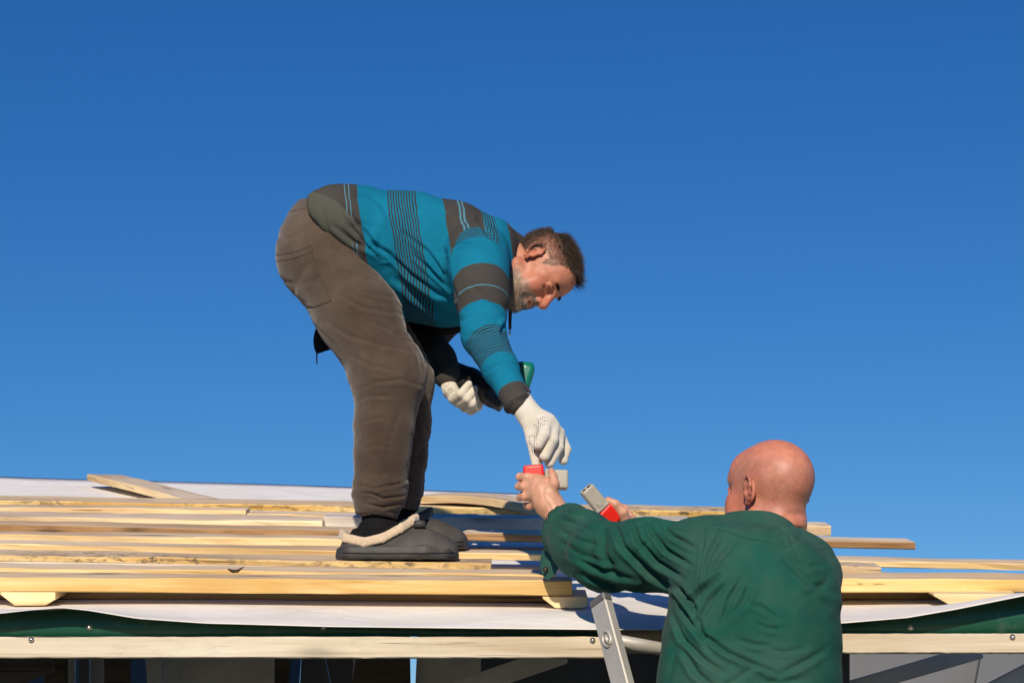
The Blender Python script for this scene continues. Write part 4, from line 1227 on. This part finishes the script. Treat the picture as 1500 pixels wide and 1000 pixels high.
fattr(o, 'hem', sstep(.003, -.003, hd - hw_ - .004 * vnoise(sv * 18)) * (k_sl < .5) * (sv[:, 0] < P(575, 380, BY)[0]))
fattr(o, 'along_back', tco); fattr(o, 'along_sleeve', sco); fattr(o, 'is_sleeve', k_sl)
under(o, man); shirt = o
# trim: collar, cuff ring, zip pull, hem button
M['dark_knit'] = cloth_mat('dark_knit', (.045, .042, .04), .25, 500, .95)
M['black_cloth'] = cloth_mat('black_cloth', (.012, .012, .013), .3, 600, .9)
nk = P(746, 381, BY - .02)
cu = (HC - nk); cu /= np.linalg.norm(cu)
def ring_pts(c, axis, ra, rb, up, n=26, t0=0, t1=2 * math.pi):
    axis = axis / np.linalg.norm(axis); u = np.asarray(up, float); u = u - axis * (u @ axis); u /= np.linalg.norm(u); w = np.cross(axis, u)
    return [c + u * ra * math.cos(t) + w * rb * math.sin(t) for t in np.linspace(t0, t1, n)]
axc = np.array((.93, -.05, -.10)); axc /= np.linalg.norm(axc)
def band(name, c, axis, up, ra, rb, width, flare, mat, parent, th=.006):
    ops = []
    A0 = ring_pts(c, axis, ra, rb, up, 29); A1 = ring_pts(c + axis * width, axis, ra + flare, rb + flare, up, 29)
    V, Fs = [], []
    for i in range(28):
        for s_ in (0, 1):
            for p, q in ((A0[i], c), (A1[i], c + axis * width)):
                d = (p - q) / np.linalg.norm(p - q); V.append(p + d * (th if s_ else 0))
    # per ring: in0,in1,out0,out1
    for i in range(28):
        a = i * 4; b = ((i + 1) % 28) * 4
        Fs += [(a, a + 1, b + 1, b), (a + 2, b + 2, b + 3, a + 3), (a + 1, a + 3, b + 3, b + 1), (a, b, b + 2, a + 2)]
    o = mesh_obj(name, V, Fs, mat, None, True); bm_fix(o)
    sb = o.modifiers.new('smooth', 'SUBSURF'); sb.levels = 1; sb.render_levels = 2
    return under(o, parent)
band('collar', P(733, 380, BY - .02), axc, (0, 0, 1), .088, .082, .036, -.008, M['dark_knit'], shirt, .009)
wd = P(775, 612, 4.33) - P(750, 570, 4.34); wd /= np.linalg.norm(wd)
band('cuff', P(757, 588, 4.337), wd, (1, 0, .3), .036, .034, .014, -.003, M['dark_knit'], shirt, .004)
z0 = P(747, 452, BY - .06)
MB().tube([P(748, 428, BY - .085), P(747.5, 452, BY - .088), P(747, 472, BY - .088), P(747, 482, BY - .088)], [.0055, .0055, .0045, .004], 8).obj('zip_tape', M['dark_knit'], shirt, True)
MB().box(P(747, 487, BY - .088), (.0035, .002, .008), None, .001).obj('zip_pull', M['steel'], shirt)
MB().tube([P(549, 333, 4.50), P(549, 333, 4.49)], [.006, .005], 12).obj('snap_button', M['steel'], shirt, True)

# dark jacket end hanging behind the thighs
def sheet(name, cols, mat, parent, th=.005):
    """small cloth piece from rows of world points"""
    V = [p for r in cols for p in r]; m = len(cols[0])
    Fs = [(i * m + k, (i + 1) * m + k, (i + 1) * m + k + 1, i * m + k + 1) for i in range(len(cols) - 1) for k in range(m - 1)]
    o = mesh_obj(name, V, Fs, mat, None, True)
    s_ = o.modifiers.new('th', 'SOLIDIFY'); s_.thickness = th
    s_ = o.modifiers.new('sm', 'SUBSURF'); s_.levels = 1; s_.render_levels = 2
    return under(o, parent)
fl = sheet('jacket_end', [[P(470, 456, 4.86), P(500, 472, 4.87), P(530, 482, 4.86)], [P(458, 488, 4.87), P(470, 492, 4.85), P(500, 505, 4.87)], [P(457, 503, 4.88), P(468, 508, 4.86), P(485, 513, 4.87)], [P(461, 519, 4.88), P(468, 518, 4.86), P(476, 514, 4.87)]], M['black_cloth'], man)
MB().tube([P(465, 510, 4.875), P(464, 518, 4.885), P(464, 527, 4.885), P(464.5, 534, 4.885)], [.002, .0022, .0018, .0015], 8).obj('drawcord', M['dark_knit'], fl, True)
# dark layer hanging open under the belly
sheet('lining', [[P(590, 455, 4.86), P(620, 480, 4.80), P(650, 484, 4.76), P(685, 478, 4.74)], [P(592, 480, 4.90), P(620, 490, 4.86), P(655, 494, 4.84), P(684, 488, 4.82)]], M['black_cloth'], shirt, .008)

# gloves
def glove_mat():
    m, nt, b = new_mat('white_knit_glove')
    v = objco(nt)
    c = ramp(nt, noise(nt, 22, 5, .65, v), [(.3, (.68, .62, .50)), (.7, (.80, .76, .66))])
    # rubber dot print where the mesh says so
    tc = N_(nt, 'ShaderNodeTexVoronoi', ins={'Scale': 190.0, 'Randomness': .15}); L_(nt, v, tc.inputs['Vector'])
    dots = mth(nt, 'LESS_THAN', tc.outputs['Distance'], .33)
    c = mixc(nt, mth(nt, 'MULTIPLY', dots, mth(nt, 'GREATER_THAN', attr(nt, 'print').outputs['Fac'], .5)), c, (.03, .035, .09))
    L_(nt, c, b.inputs['Base Color']); b.inputs['Roughness'].default_value = .95
    b.inputs['Sheen Weight'].default_value = .2; b.inputs['Specular IOR Level'].default_value = .1
    n1 = bump(nt, b, noise(nt, 60, 4, .6, v), .3, .003)
    wv = N_(nt, 'ShaderNodeTexWave', ins={'Scale': 260.0, 'Distortion': 3.0}); L_(nt, v, wv.inputs['Vector'])
    bump(nt, b, wv.outputs['Fac'], .6, .0009, n1)
    return m
M['glove'] = glove_mat()
def glove(palm, fingers, pr, parent, extra=()):
    ops = hand_ops(palm, fingers, .0, .0022) + list(extra)
    V, Q = mesh_field(ops, .0019, 1)
    V = V + normals(V, Q) * (fbm(V * 45, 2) * .0009)[:, None]
    o = mesh_obj('glove', V, Q, M['glove'])
    pp = proj(V); w = np.zeros(len(V))
    N = normals(V, Q)
    for (x, y, r) in pr: w = np.maximum(w, (np.hypot(pp[:, 0] - x, pp[:, 1] - y) < r) * 1.0)
    fattr(o, 'print', w); return under(o, parent)
glove(GN_palm, GN_f, [(788, 618, 9), (797, 616, 6), (779, 645, 9), (781, 656, 8)], man, chain([(765, 590, 4.337, 17), (774, 605, 4.333, 16.5)], .01))
glove(GF_palm, GF_f, [(657, 570, 8), (662, 574, 8)], man)

# clogs and socks
M['rubber'] = simple('black_rubber', (.030, .028, .027), .6, 0, .35, 14, 40, .35, .004)
M['rubber_dusty'] = simple('dusty_rubber', (.055, .050, .045), .75, 0, .4, 12, 50, .4, .004)
M['fleece'] = cloth_mat('beige_fleece', (.62, .49, .34), .15, 260, .98, None, 0, .4, (1, 1, 1), .6)
def clog(x0, x1, yb, Y, collar_mat, scale=1.0):
    root_p = P((x0 + x1) / 2, yb, Y); s = scl(root_p); L = (x1 - x0) * s; z0 = root_p[2]; cx = root_p[0]
    k = L / (174 * scl(P(585, 822, 4.60)))
    def q(u, w, v): return np.array((cx + (u - 87) / 174 * L, YS(Y) + w * k, z0 + v * s * k + w * k * SLOPE))   # u, v in the photo pixels of the near clog
    ops = [U(cone(q(26, 0, 12), q(40, 0, 12), .048 * k, .046 * k)), U(cone(q(40, 0, 12), q(126, -.004, 12), .046 * k, .052 * k), .01), U(cone(q(126, -.004, 12), q(146, -.002, 12), .052 * k, .046 * k), .01)]
    top = ops + [U(ell(q(112, 0, 14), (.088 * k, .050 * k, .069 * k)), .03), U(ell(q(140, 0, 10), (.056 * k, .046 * k, .046 * k)), .03), U(ell(q(37, 0, 18), (.056 * k, .041 * k, .052 * k)), .02)]
    base = [I(plane(q(0, 0, 0), (0, 0, -1)), .004)]
    upper = top + base + [I(plane(q(14, 0, 40), (-.22, 0, 1)), .006), S(ell(q(58, 0, 46), (.088 * k, .038 * k, .075 * k)), .006), I(plane(q(110, 0, 62), (.48, 0, 1)), .02)]
    V, Q = mesh_field(upper, .0032, 1)
    V = V + normals(V, Q) * (fbm(V * 40, 2) * .0012)[:, None]
    shoe = mesh_obj('shoe', V, Q, M['rubber_dusty']); under(shoe, man)
    sole = [(o, p, kk) for o, p, kk in ops]
    sole = [U(cone(q(24, 0, 8), q(40, 0, 8), .054 * k, .053 * k)), U(cone(q(40, 0, 8), q(126, -.004, 8), .053 * k, .060 * k), .01), U(cone(q(126, -.004, 8), q(146, -.002, 8), .060 * k, .0535 * k), .01)]
    sole += [I(plane(q(0, 0, 19), (-.015, 0, 1)), .002), I(plane(q(0, 0, 0), (0, 0, -1)), .003), S(cone(q(-10, -.07, 10), q(190, -.07, 10), .009, .009), .003)]
    V, Q = mesh_field(sole, .0032, 1)
    so_ = mesh_obj('sole', V, Q, M['rubber']); under(so_, shoe)
    N = normals(V, Q); fr = yb - 822
    for v in (6.5, 12.5):
        seam('sole_groove', V, N, [(x0 + 6, yb - v), (x0 + 60, yb - v + 1), (x1 - 50, yb - v + .5), (x1 - 6, yb - v)], M['black_cloth'], so_, .0014, 24)
    ring = [q(3, 0, 42), q(9, -.034, 39), q(38, -.049, 33), q(66, -.050, 40), q(92, -.045, 54), q(108, -.022, 63), q(112, 0, 65), q(108, .022, 63), q(92, .045, 54), q(66, .050, 40), q(38, .049, 33), q(9, .034, 39), q(3, 0, 42)]
    fo = []
    for a, b in zip(ring[:-1], ring[1:]):
        for dz in (.002, -.005, -.011): fo += [U(cone(a + np.array((0, 0, dz)), b + np.array((0, 0, dz)), .0066 * k, .0066 * k), .005)]
    V, Q = mesh_field(fo, .003, 1)
    V = V + normals(V, Q) * (fbm(V * 120, 2) * .0005)[:, None]
    under(mesh_obj('collar_lining', V, Q, collar_mat), shoe)
    return shoe, q
sh1, q1 = clog(497, 671, 822, 4.635, M['fleece'])
sh2, q2 = clog(533, 684, 806, 4.875, M['rubber_dusty'])
# instep strap of the near clog
MB().box(q1(118, -.030, 56), (.016, .010, .010), None, .004).obj('strap', M['rubber'], sh1, True)
for q_, js, nm in ((q1, HN, 0), (q2, HF, 1)):
    a = P(*js[-1][:3])
    so = [U(cone(a + np.array((0, 0, .03)), q_(58, 0, 40), .041, .043), .01), U(cone(q_(58, 0, 40), q_(100, 0, 32), .045, .036), .02), U(cone(q_(58, 0, 40), q_(30, 0, 30), .045, .036), .02)]
    V, Q = mesh_field(so, .004, 1)
    V = V + normals(V, Q) * (.0012 * np.sin(V[:, 2] * 420))[:, None]
    under(mesh_obj('sock', V, Q, M['black_cloth']), man)

# ------------------------------------------------------------------ the cordless tool in his far hand
M['tool_black'] = simple('tool_black_rubber', (.012, .012, .013), .45, 0, .2, 30, 90, .2, .001)
M['tool_green'] = simple('tool_green_plastic', (.005, .16, .11), .30, 0, .12, 18)
tool = thing('power_drill', P(700, 570, 4.88), 'black and green cordless drill in the gloved hand behind the reaching arm', 'drill')
V, Q = mesh_field(chain([(655, 540, 4.89, 15), (690, 556, 4.87, 17), (722, 578, 4.82, 19)], .01) + [U(rbox(P(726, 583, 4.81), (.030, .034, .024), np.array(((.83, 0, .56), (0, 1, 0), (-.56, 0, .83))), .008), .01)] + chain([(655, 545, 4.87, 10), (676, 560, 4.865, 10), (700, 575, 4.865, 10)], .01), .003, 1)
under(mesh_obj('grip', V, Q, M['tool_black']), tool)
V, Q = mesh_field(chain([(735, 560, 4.80, 14), (766, 552, 4.745, 13)], .01) + [U(rbox(P(769, 554, 4.74), (.020, .028, .038), np.array(((.95, 0, .30), (0, 1, 0), (-.30, 0, .95))), .014), .006), U(cone(P(762, 536, 4.73), P(776, 536, 4.73), .013, .011), .01)], .0028, 1)
hs = under(mesh_obj('motor_housing', V, Q, M['tool_green']), tool)
V, Q = mesh_field([U(ell(P(759, 540, 4.705), (.010, .010, .017), np.array(((.95, 0, .30), (0, 1, 0), (-.30, 0, .95))))), U(cone(P(762, 550, 4.70), P(776, 574, 4.70), .004, .004), .004)], .002, 1)
under(mesh_obj('rear_vent', V, Q, M['tool_black']), hs)
MB().tube([P(768, 553, 4.76), P(768, 553, 4.83)], [.020, .014], 16).obj('chuck', M['tool_black'], tool, True)
MB().box(P(657, 549, 4.852), (.006, .004, .003), None, .001).obj('trigger', M['steel'], tool)
# ------------------------------------------------------------------ the bald man on the ladder
m2 = thing('person', (P(1100, 1000, 3.78)[0], 3.78, .30), man2_label, 'person')
GY = 3.76
GH = P(1127, 721, 3.86)
Fg = np.array((-.64, .77, .10)); Ug = np.array((.10, -.14, .98))
GR = frame(Fg, Ug)
hx = {'full': 1.06, 'extra': [
    U(cone((0, -.026, -.045), (0, -.036, -.16), .055, .062), .03),
    U(ell((0, -.052, -.066), (.046, .034, .030)), .03),
    S(cone((-.06, -.093, -.050), (.06, -.093, -.050), .0022, .0022), .012), S(cone((-.06, -.091, -.082), (.06, -.091, -.082), .0022, .0022), .010)]}
gv, gq = head_mesh(hx, .0018)
def stub_w(V):
    x, y, z = V.T
    line = np.interp(y, [-.12, -.06, -.02, .0, .02, .04], [-.055, -.055, -.04, .0, .005, .03])
    top = np.interp(y, [-.12, -.05, .0, .05], [.055, .075, .07, .06])
    return sstep(-.004, .010, z - line) * sstep(top + .02, top - .02, z) * (y < .05)
gc = head_colours(gv, .0019, None, None, 1.0)
gc = gc * np.array((1.12, 1.02, 1.06))
w = stub_w(gv) * (.55 + .25 * vnoise(gv * 300))
gc = gc * (1 - .42 * w[:, None]) + .42 * w[:, None] * np.array((.20, .16, .13))
w = beard_w(gv) * .35
gc = gc * (1 - w[:, None]) + w[:, None] * np.array((.20, .17, .14))
gw = to_world(gv, GR, GH, .96)

# joints (px, py, distance, radius px)
LA = [(1022, 808, 3.78, 48), (945, 812, 3.86, 50), (885, 815, 3.95, 46), (855, 797, 4.05, 43), (832, 778, 4.13, 42)]
RA = [(1186, 830, 3.80, 44), (1160, 880, 3.98, 44), (1120, 890, 4.06, 40), (1010, 835, 4.15, 34), (948, 795, 4.20, 28)]
def trunk_prim(grow=0.0):
    ys = [830, 842, 860, 900, 960, 1020, 1110, 1200]
    cx = [1098, 1104, 1110, 1104, 1100, 1097, 1095, 1095]
    hw = [80, 98, 115, 127, 131, 134, 136, 140]
    hd = [.070, .100, .125, .140, .140, .135, .13, .135]
    Ys = [3.83, 3.80, 3.775, 3.76, 3.75, 3.74, 3.74, 3.74]
    C = [P(x, y, Y) for x, y, Y in zip(cx, ys, Ys)]
    return loft(C, [h * scl(c) + grow for h, c in zip(hw, C)], [d + grow for d in hd], (1, 0, 0), 2.35)
# legs, down to a rung of the ladder
hipz = P(1100, 1200, 3.74)
legs = []
LEGS = []
for sx in (-1, 1):
    h0 = hipz + np.array((sx * .09, 0, -.02)); kn = hipz + np.array((sx * .11, .03, -.38)); an = np.array((hipz[0] + sx * .10, 3.74, .40))
    LEGS.append((h0, kn, an))
trunkb = [U(trunk_prim(-.03), .02)] + chain(LA, .02, -.028) + chain(RA, .02, -.02) + [U(cone(GH + GR @ np.array((0, -.04, -.06)), P(1115, 800, 3.80), .042, .050), .02)]
for h0, kn, an in LEGS: trunkb += [U(cone(h0, kn, .075, .055), .03), U(cone(kn, an, .055, .04), .02), U(cone(an, an + np.array((0, .10, -.04)), .038, .03), .02)]
# bare hands, traced from the photograph
GL_palm = [(816, 752, 4.215, 19), (803, 736, 4.225, 20), (794, 718, 4.235, 19), (789, 711, 4.24, 16)]
GL_f = [[(786, 703, 4.240, 8), (772, 699, 4.245, 6.8), (762, 698, 4.265, 6.2), (764, 697, 4.29, 5.4)],
        [(782, 713, 4.235, 7.5), (768, 712, 4.245, 6.6), (760, 712, 4.265, 6.0), (763, 710, 4.29, 5.2)],
        [(782, 723, 4.235, 7.5), (769, 727, 4.245, 6.2), (762, 728, 4.265, 5.6), (765, 724, 4.29, 5.0)],
        [(786, 734, 4.245, 7), (776, 741, 4.262, 5.6), (770, 740, 4.285, 5.0)],
        [(806, 724, 4.215, 10), (812, 709, 4.205, 7.6), (810, 697, 4.210, 6.6), (808, 690, 4.218, 5.4)]]
GRH_palm = [(942, 792, 4.205, 16), (925, 776, 4.215, 17), (915, 768, 4.225, 14)]
GRH_f = [[(917, 764, 4.20, 8.5), (912, 750, 4.19, 8), (902, 739, 4.185, 7), (891, 733, 4.185, 6)],
         [(905, 768, 4.235, 8), (893, 770, 4.23, 7), (885, 764, 4.205, 6)],
         [(908, 778, 4.235, 8), (897, 781, 4.23, 7), (889, 776, 4.205, 6)],
         [(912, 787, 4.24, 7.5), (903, 791, 4.23, 6.5), (896, 787, 4.21, 5.6)],
         [(924, 760, 4.235, 8), (914, 745, 4.25, 7), (902, 741, 4.255, 6)]]
lo_ops = hand_ops(GL_palm, GL_f, 0, .0032)
kn_cut = []
for a, b in (((788, 706), (778, 704)), ((786, 717), (776, 717)), ((787, 728), (777, 731))): pass
lv, lq = mesh_field(lo_ops, .0019, 1)
lv = lv + normals(lv, lq) * (fbm(lv * 60, 2) * .0006)[:, None]
lv = folds(lv, normals(lv, lq), [([(798, 706), (795, 720), (798, 734)], 2.0, .0007), ([(778, 690), (780, 704), (777, 708)], 1.4, .0008), ([(806, 703), (812, 704), (817, 703)], 1.2, .0008), ([(800, 735), (808, 747), (814, 752)], 1.6, .0008)])
rv, rq = mesh_field(hand_ops(GRH_palm, GRH_f, 0, .0032), .0022, 1)
def hand_col(V): 
    C = np.tile(np.array((.58, .315, .205)), (len(V), 1))
    return C * (1 + .14 * vnoise(V * 70))[:, None] * np.array((1, .97, .96))
tbv, tbq = mesh_field(trunkb, .010, 2)
V, Q, C = join([(gw, gq, gc), (tbv, tbq, np.tile(SK, (len(tbv), 1))), (lv, lq, hand_col(lv)), (rv, rq, hand_col(rv))])
b2 = mesh_obj('body', V, Q, M['skin_bald']); cattr(b2, 'col', C); under(b2, m2)
# fingernails of the thumb
# green work shirt
M['green_cloth'] = cloth_mat('green_work_cloth', (.012, .082, .058), .2, 900, .82, (.062, .104, .088), .6, .03, (1, 1, 1), .25)
ga = chain(LA, .03); gr = chain(RA, .03)
gb = [U(trunk_prim(0), .02), U(cone(P(1040, 795, 3.80), P(1172, 838, 3.80), .050, .050), .05), U(cone(P(1085, 790, 3.81), P(1140, 795, 3.81), .05, .05), .04)]
cut_n = P(826, 764, 4.19) - P(868, 790, 4.07); cut_n /= np.linalg.norm(cut_n)
cut_p = P(829, 775, 4.13)
gs = gb + [(o, p, .045) for o, p, _ in ga] + [(o, p, .03) for o, p, _ in gr]
hollow = chain([(870, 806, 4.00, 30), (852, 794, 4.06, 36), (830, 777, 4.13, 38.5), (806, 760, 4.2, 40)], .01)
gs += [I((plane(cut_p, cut_n)[0], P(800, 760, 4.19) - .14, P(800, 760, 4.19) + .14), .002)] + [('s', p, .002) for o, p, _ in hollow]
gs += [S(cone(P(1122, 735, 3.85), P(1118, 778, 3.82), .070, .074), .006)]
sv, sq = mesh_field(gs, .0040, 1)
sn = normals(sv, sq)
sv = sv + sn * (fbm(sv * np.array((7, 7, 7)), 3) * .0022 + wrinkle(sv @ np.array(((.8, 0, -.6), (0, 1, 0), (.6, 0, .8))), (7, 9, 17), .0062, 1.3) + wrinkle(sv, (16, 12, 16), .0018, 6.3))[:, None]
GS = [ # sleeve
      ([(900, 766), (912, 800), (950, 838), (985, 862)], 4.1, 0.0125), ([(925, 764), (935, 792), (962, 822), (1000, 846)], 3.7, 0.0125), ([(948, 763), (956, 780), (975, 805), (1012, 828)], 3.3, 0.0112), ([(968, 766), (985, 785), (1018, 802)], 3.3, 0.0088), ([(885, 775), (884, 810), (905, 845)], 4.6, 0.0075),
      ([(812, 756), (840, 765), (872, 778)], 2.9, 0.0075), ([(818, 775), (845, 790), (880, 800)], 3.7, 0.0063), ([(822, 742), (838, 752), (858, 752), (878, 762)], 2.8, 0.0088), ([(830, 810), (870, 830), (930, 850)], 4.1, 0.0075), ([(822, 795), (850, 812), (900, 826)], 3.7, 0.0063), ([(845, 840), (900, 858), (960, 866)], 3.7, 0.0063),
      # shoulder seam and yoke
      ([(1034, 764), (1030, 800), (1024, 842)], 1.8, 0.0044), ([(1000, 772), (1040, 774), (1060, 774)], 1.7, 0.0037), ([(1058, 776), (1040, 810), (1030, 846)], 3.7, 0.0075), ([(1078, 790), (1048, 826), (1034, 850)], 3.7, 0.0063),
      # armpit
      ([(1052, 843), (1032, 860), (1008, 885)], 3.7, 0.0163), ([(990, 858), (1010, 880), (1020, 895)], 3.7, 0.0163), ([(1070, 850), (1040, 880), (1020, 915)], 3.7, 0.0088), ([(1090, 840), (1068, 880), (1058, 912)], 4.1, 0.0075),
      ([(998, 890), (1018, 920), (1040, 950)], 3.7, 0.0100), ([(985, 900), (1000, 935), (1030, 965), (1060, 985)], 3.7, 0.0088), ([(1012, 885), (1030, 930), (1065, 955), (1110, 975), (1142, 988)], 3.7, 0.0112), ([(1142, 988), (1185, 966), (1208, 952)], 4.5, .0065), ([(1000, 950), (1020, 985), (1050, 1010)], 4.6, 0.0088),
      # back
      ([(1100, 884), (1118, 890), (1140, 908)], 3.7, 0.0063), ([(1108, 912), (1125, 920), (1142, 921)], 2.8, 0.0050), ([(1080, 936), (1105, 944), (1130, 945)], 3.2, 0.0050), ([(1120, 950), (1150, 955), (1180, 948)], 3.2, 0.0037), ([(1072, 900), (1090, 880), (1100, 850)], 4.6, 0.0063),
      ([(1140, 770), (1160, 790), (1160, 800)], 2.8, 0.0063), ([(1158, 800), (1185, 800), (1210, 796)], 1.8, 0.0044), ([(1160, 815), (1185, 830), (1205, 828)], 4.6, 0.0075), ([(1150, 820), (1190, 855), (1222, 868)], 5.5, 0.0075), ([(1090, 775), (1120, 782), (1150, 780)], 3.2, 0.0063),
      ([(1085, 960), (1120, 1000), (1180, 995)], 5.5, 0.0050)]
sv = folds(sv, normals(sv, sq), GS)
g_o = mesh_obj('work_shirt', sv, sq, M['green_cloth']); under(g_o, m2)
M['green_stitch'] = simple('green_stitching', (.010, .066, .045), .9)
gN = normals(sv, sq)
for ln in ([(1036, 764), (1032, 790), (1029, 815), (1024, 846)], [(985, 774), (1010, 777), (1036, 778)], [(1052, 774), (1085, 786), (1120, 792), (1150, 800), (1168, 812)]):
    seam('shirt_seam', sv, gN, ln, M['green_stitch'], g_o, .0009, 22)
# stand collar
nb = P(1116, 770, 3.83)
axn = np.array((.06, .10, .99)); axn /= np.linalg.norm(axn)
def collar():
    V, Fs = [], []
    n = 40
    for i in range(n):
        t = 2 * math.pi * i / n
        cx, cy = math.cos(t), math.sin(t)
        for r, z in ((.098, -.022), (.092, .004), (.086, .020), (.082, .0225), (.079, .019), (.080, -.015)):
            drop = -.028 * max(0, cx) ** 1.5 + .004 * max(0, -cx)
            ex_ = .012 * math.sin(3 * t + .5) * (z < -.01) * .3
            V.append(nb + np.array((cx * (r + ex_) * .90 - .004, cy * r * .92, z * (1.0) + drop * (1 if z > -.02 else .6))))
    m = 6
    for i in range(n):
        for k in range(m): Fs.append((i * m + k, ((i + 1) % n) * m + k, ((i + 1) % n) * m + (k + 1) % m, i * m + (k + 1) % m))
    o = mesh_obj('collar', V, Fs, M['green_cloth'], None, True); bm_fix(o)
    s_ = o.modifiers.new('sm', 'SUBSURF'); s_.levels = 1; s_.render_levels = 2
    under(o, g_o)
collar()
# undone cuff hanging from the wrist, with its button
M['green_dark'] = M['green_cloth']
rows = [[P(806, 790, 4.16), P(812, 812, 4.13), P(822, 826, 4.10)],
        [P(797, 800, 4.165), P(803, 820, 4.13), P(814, 838, 4.10)],
        [P(791, 812, 4.165), P(796, 832, 4.135), P(808, 845, 4.11)],
        [P(789, 824, 4.165), P(792, 842, 4.14), P(801, 852, 4.125)]]
fl = sheet('cuff_flap', rows, M['green_cloth'], g_o, .004)
MB().tube([P(799, 834, 4.125), P(799, 834, 4.119)], [.007, .006], 14).obj('button', simple('dark_button', (.03, .02, .012), .3), fl, True)
# trousers and boots below the picture
M['work_trousers'] = cloth_mat('dark_work_trousers', (.03, .035, .045), .2, 600)
to = [U(ell(hipz + np.array((0, 0, .0)), (.185, .135, .12)), .03)]
for h0, kn, an in LEGS: to += [U(cone(h0, kn, .098, .075), .04), U(cone(kn, an, .075, .065), .03)]
V, Q = mesh_field(to, .008, 2); under(mesh_obj('trousers', V, Q, M['work_trousers']), m2)
for h0, kn, an in LEGS:
    f = an + np.array((0, 0, -.06))
    V, Q = mesh_field([U(cone(an, f, .052, .05)), U(cone(f + np.array((0, -.02, -.01)), f + np.array((0, .14, -.02)), .045, .04), .03), I(plane(f + np.array((0, 0, -.045)), (0, 0, -1)), .004)], .006, 1)
    under(mesh_obj('boot', V, Q, M['rubber']), m2)

# ------------------------------------------------------------------ the two plug connectors
M['plug_grey'] = simple('plug_grey_plastic', (.40, .37, .30), .45, 0, .12, 20, 120, .2, .0008)
M['plug_red'] = simple('plug_red_plastic', (.80, .022, .012), .35, 0, .08, 12)
M['hole'] = simple('hole_black', (.008, .008, .008), .8)
def axes(a, b, up=(0, -1, 0)):
    x = b - a; x = x / np.linalg.norm(x); y = np.asarray(up, float); y = y - x * (x @ y); y /= np.linalg.norm(y)
    return np.stack((x, y, np.cross(x, y)), 1)
def connector(label, a, b, r0, r1, rh, holes):
    """grey sleeve from a to b, red body beyond r0..r1"""
    a, b, r0, r1 = (np.asarray(q) for q in (a, b, r0, r1))
    root = thing('plug_connector', (a + b) / 2, label, 'plug connector', 'red and grey connectors being handed over')
    R = axes(a, b)
    L = np.linalg.norm(b - a) / 2
    V, Q = mesh_field([U(rbox((a + b) / 2, (L, rh * .8, rh), R, .006)), U(rbox(b * .92 + a * .08, (L * .12, rh * .86, rh * 1.06), R, .004), .002), S(rbox(a * 1.0, (L * .14, rh * .55, rh * .74), R, .004), .002)], .0019, 1)
    sl = under(mesh_obj('sleeve', V, Q, M['plug_grey']), root)
    for u, v in holes:
        c = a * .97 + b * .03 + R[:, 2] * rh * u - R[:, 1] * 0 + R[:, 1] * rh * v
        MB().tube([c + R[:, 0] * .006, c - R[:, 0] * .001], [.0045, .0045], 12).obj('pin', M['hole'], sl, True)
    c = a * .25 + b * .75 + R[:, 1] * rh * .80
    MB().box(c, (L * .20, .002, rh * .35), R, .001).obj('latch', M['plug_grey'], sl)
    R2 = axes(r0, r1); L2 = np.linalg.norm(r1 - r0) / 2
    V, Q = mesh_field([U(rbox((r0 + r1) / 2, (L2, rh * .9, rh * 1.08), R2, .006)), U(rbox(r0 * .15 + r1 * .85, (L2 * .16, rh * .80, rh * .95), R2, .004), .004)], .0019, 1)
    under(mesh_obj('housing', V, Q, M['plug_red']), root)
    return root
connector('red and grey plug connector held between the bare hand and the white glove', P(832, 703, 4.265), P(797, 702, 4.262), P(797, 696, 4.262), P(767, 698, 4.262), .0235, [(.3, 0), (-.3, 0)])
connector('red and grey plug connector in the bald man\'s other hand, its grey end tilted up', P(858, 714, 4.17), P(883, 745, 4.185), P(882, 744, 4.185), P(901, 764, 4.20), .0185, [(.35, 0), (-.35, 0)])
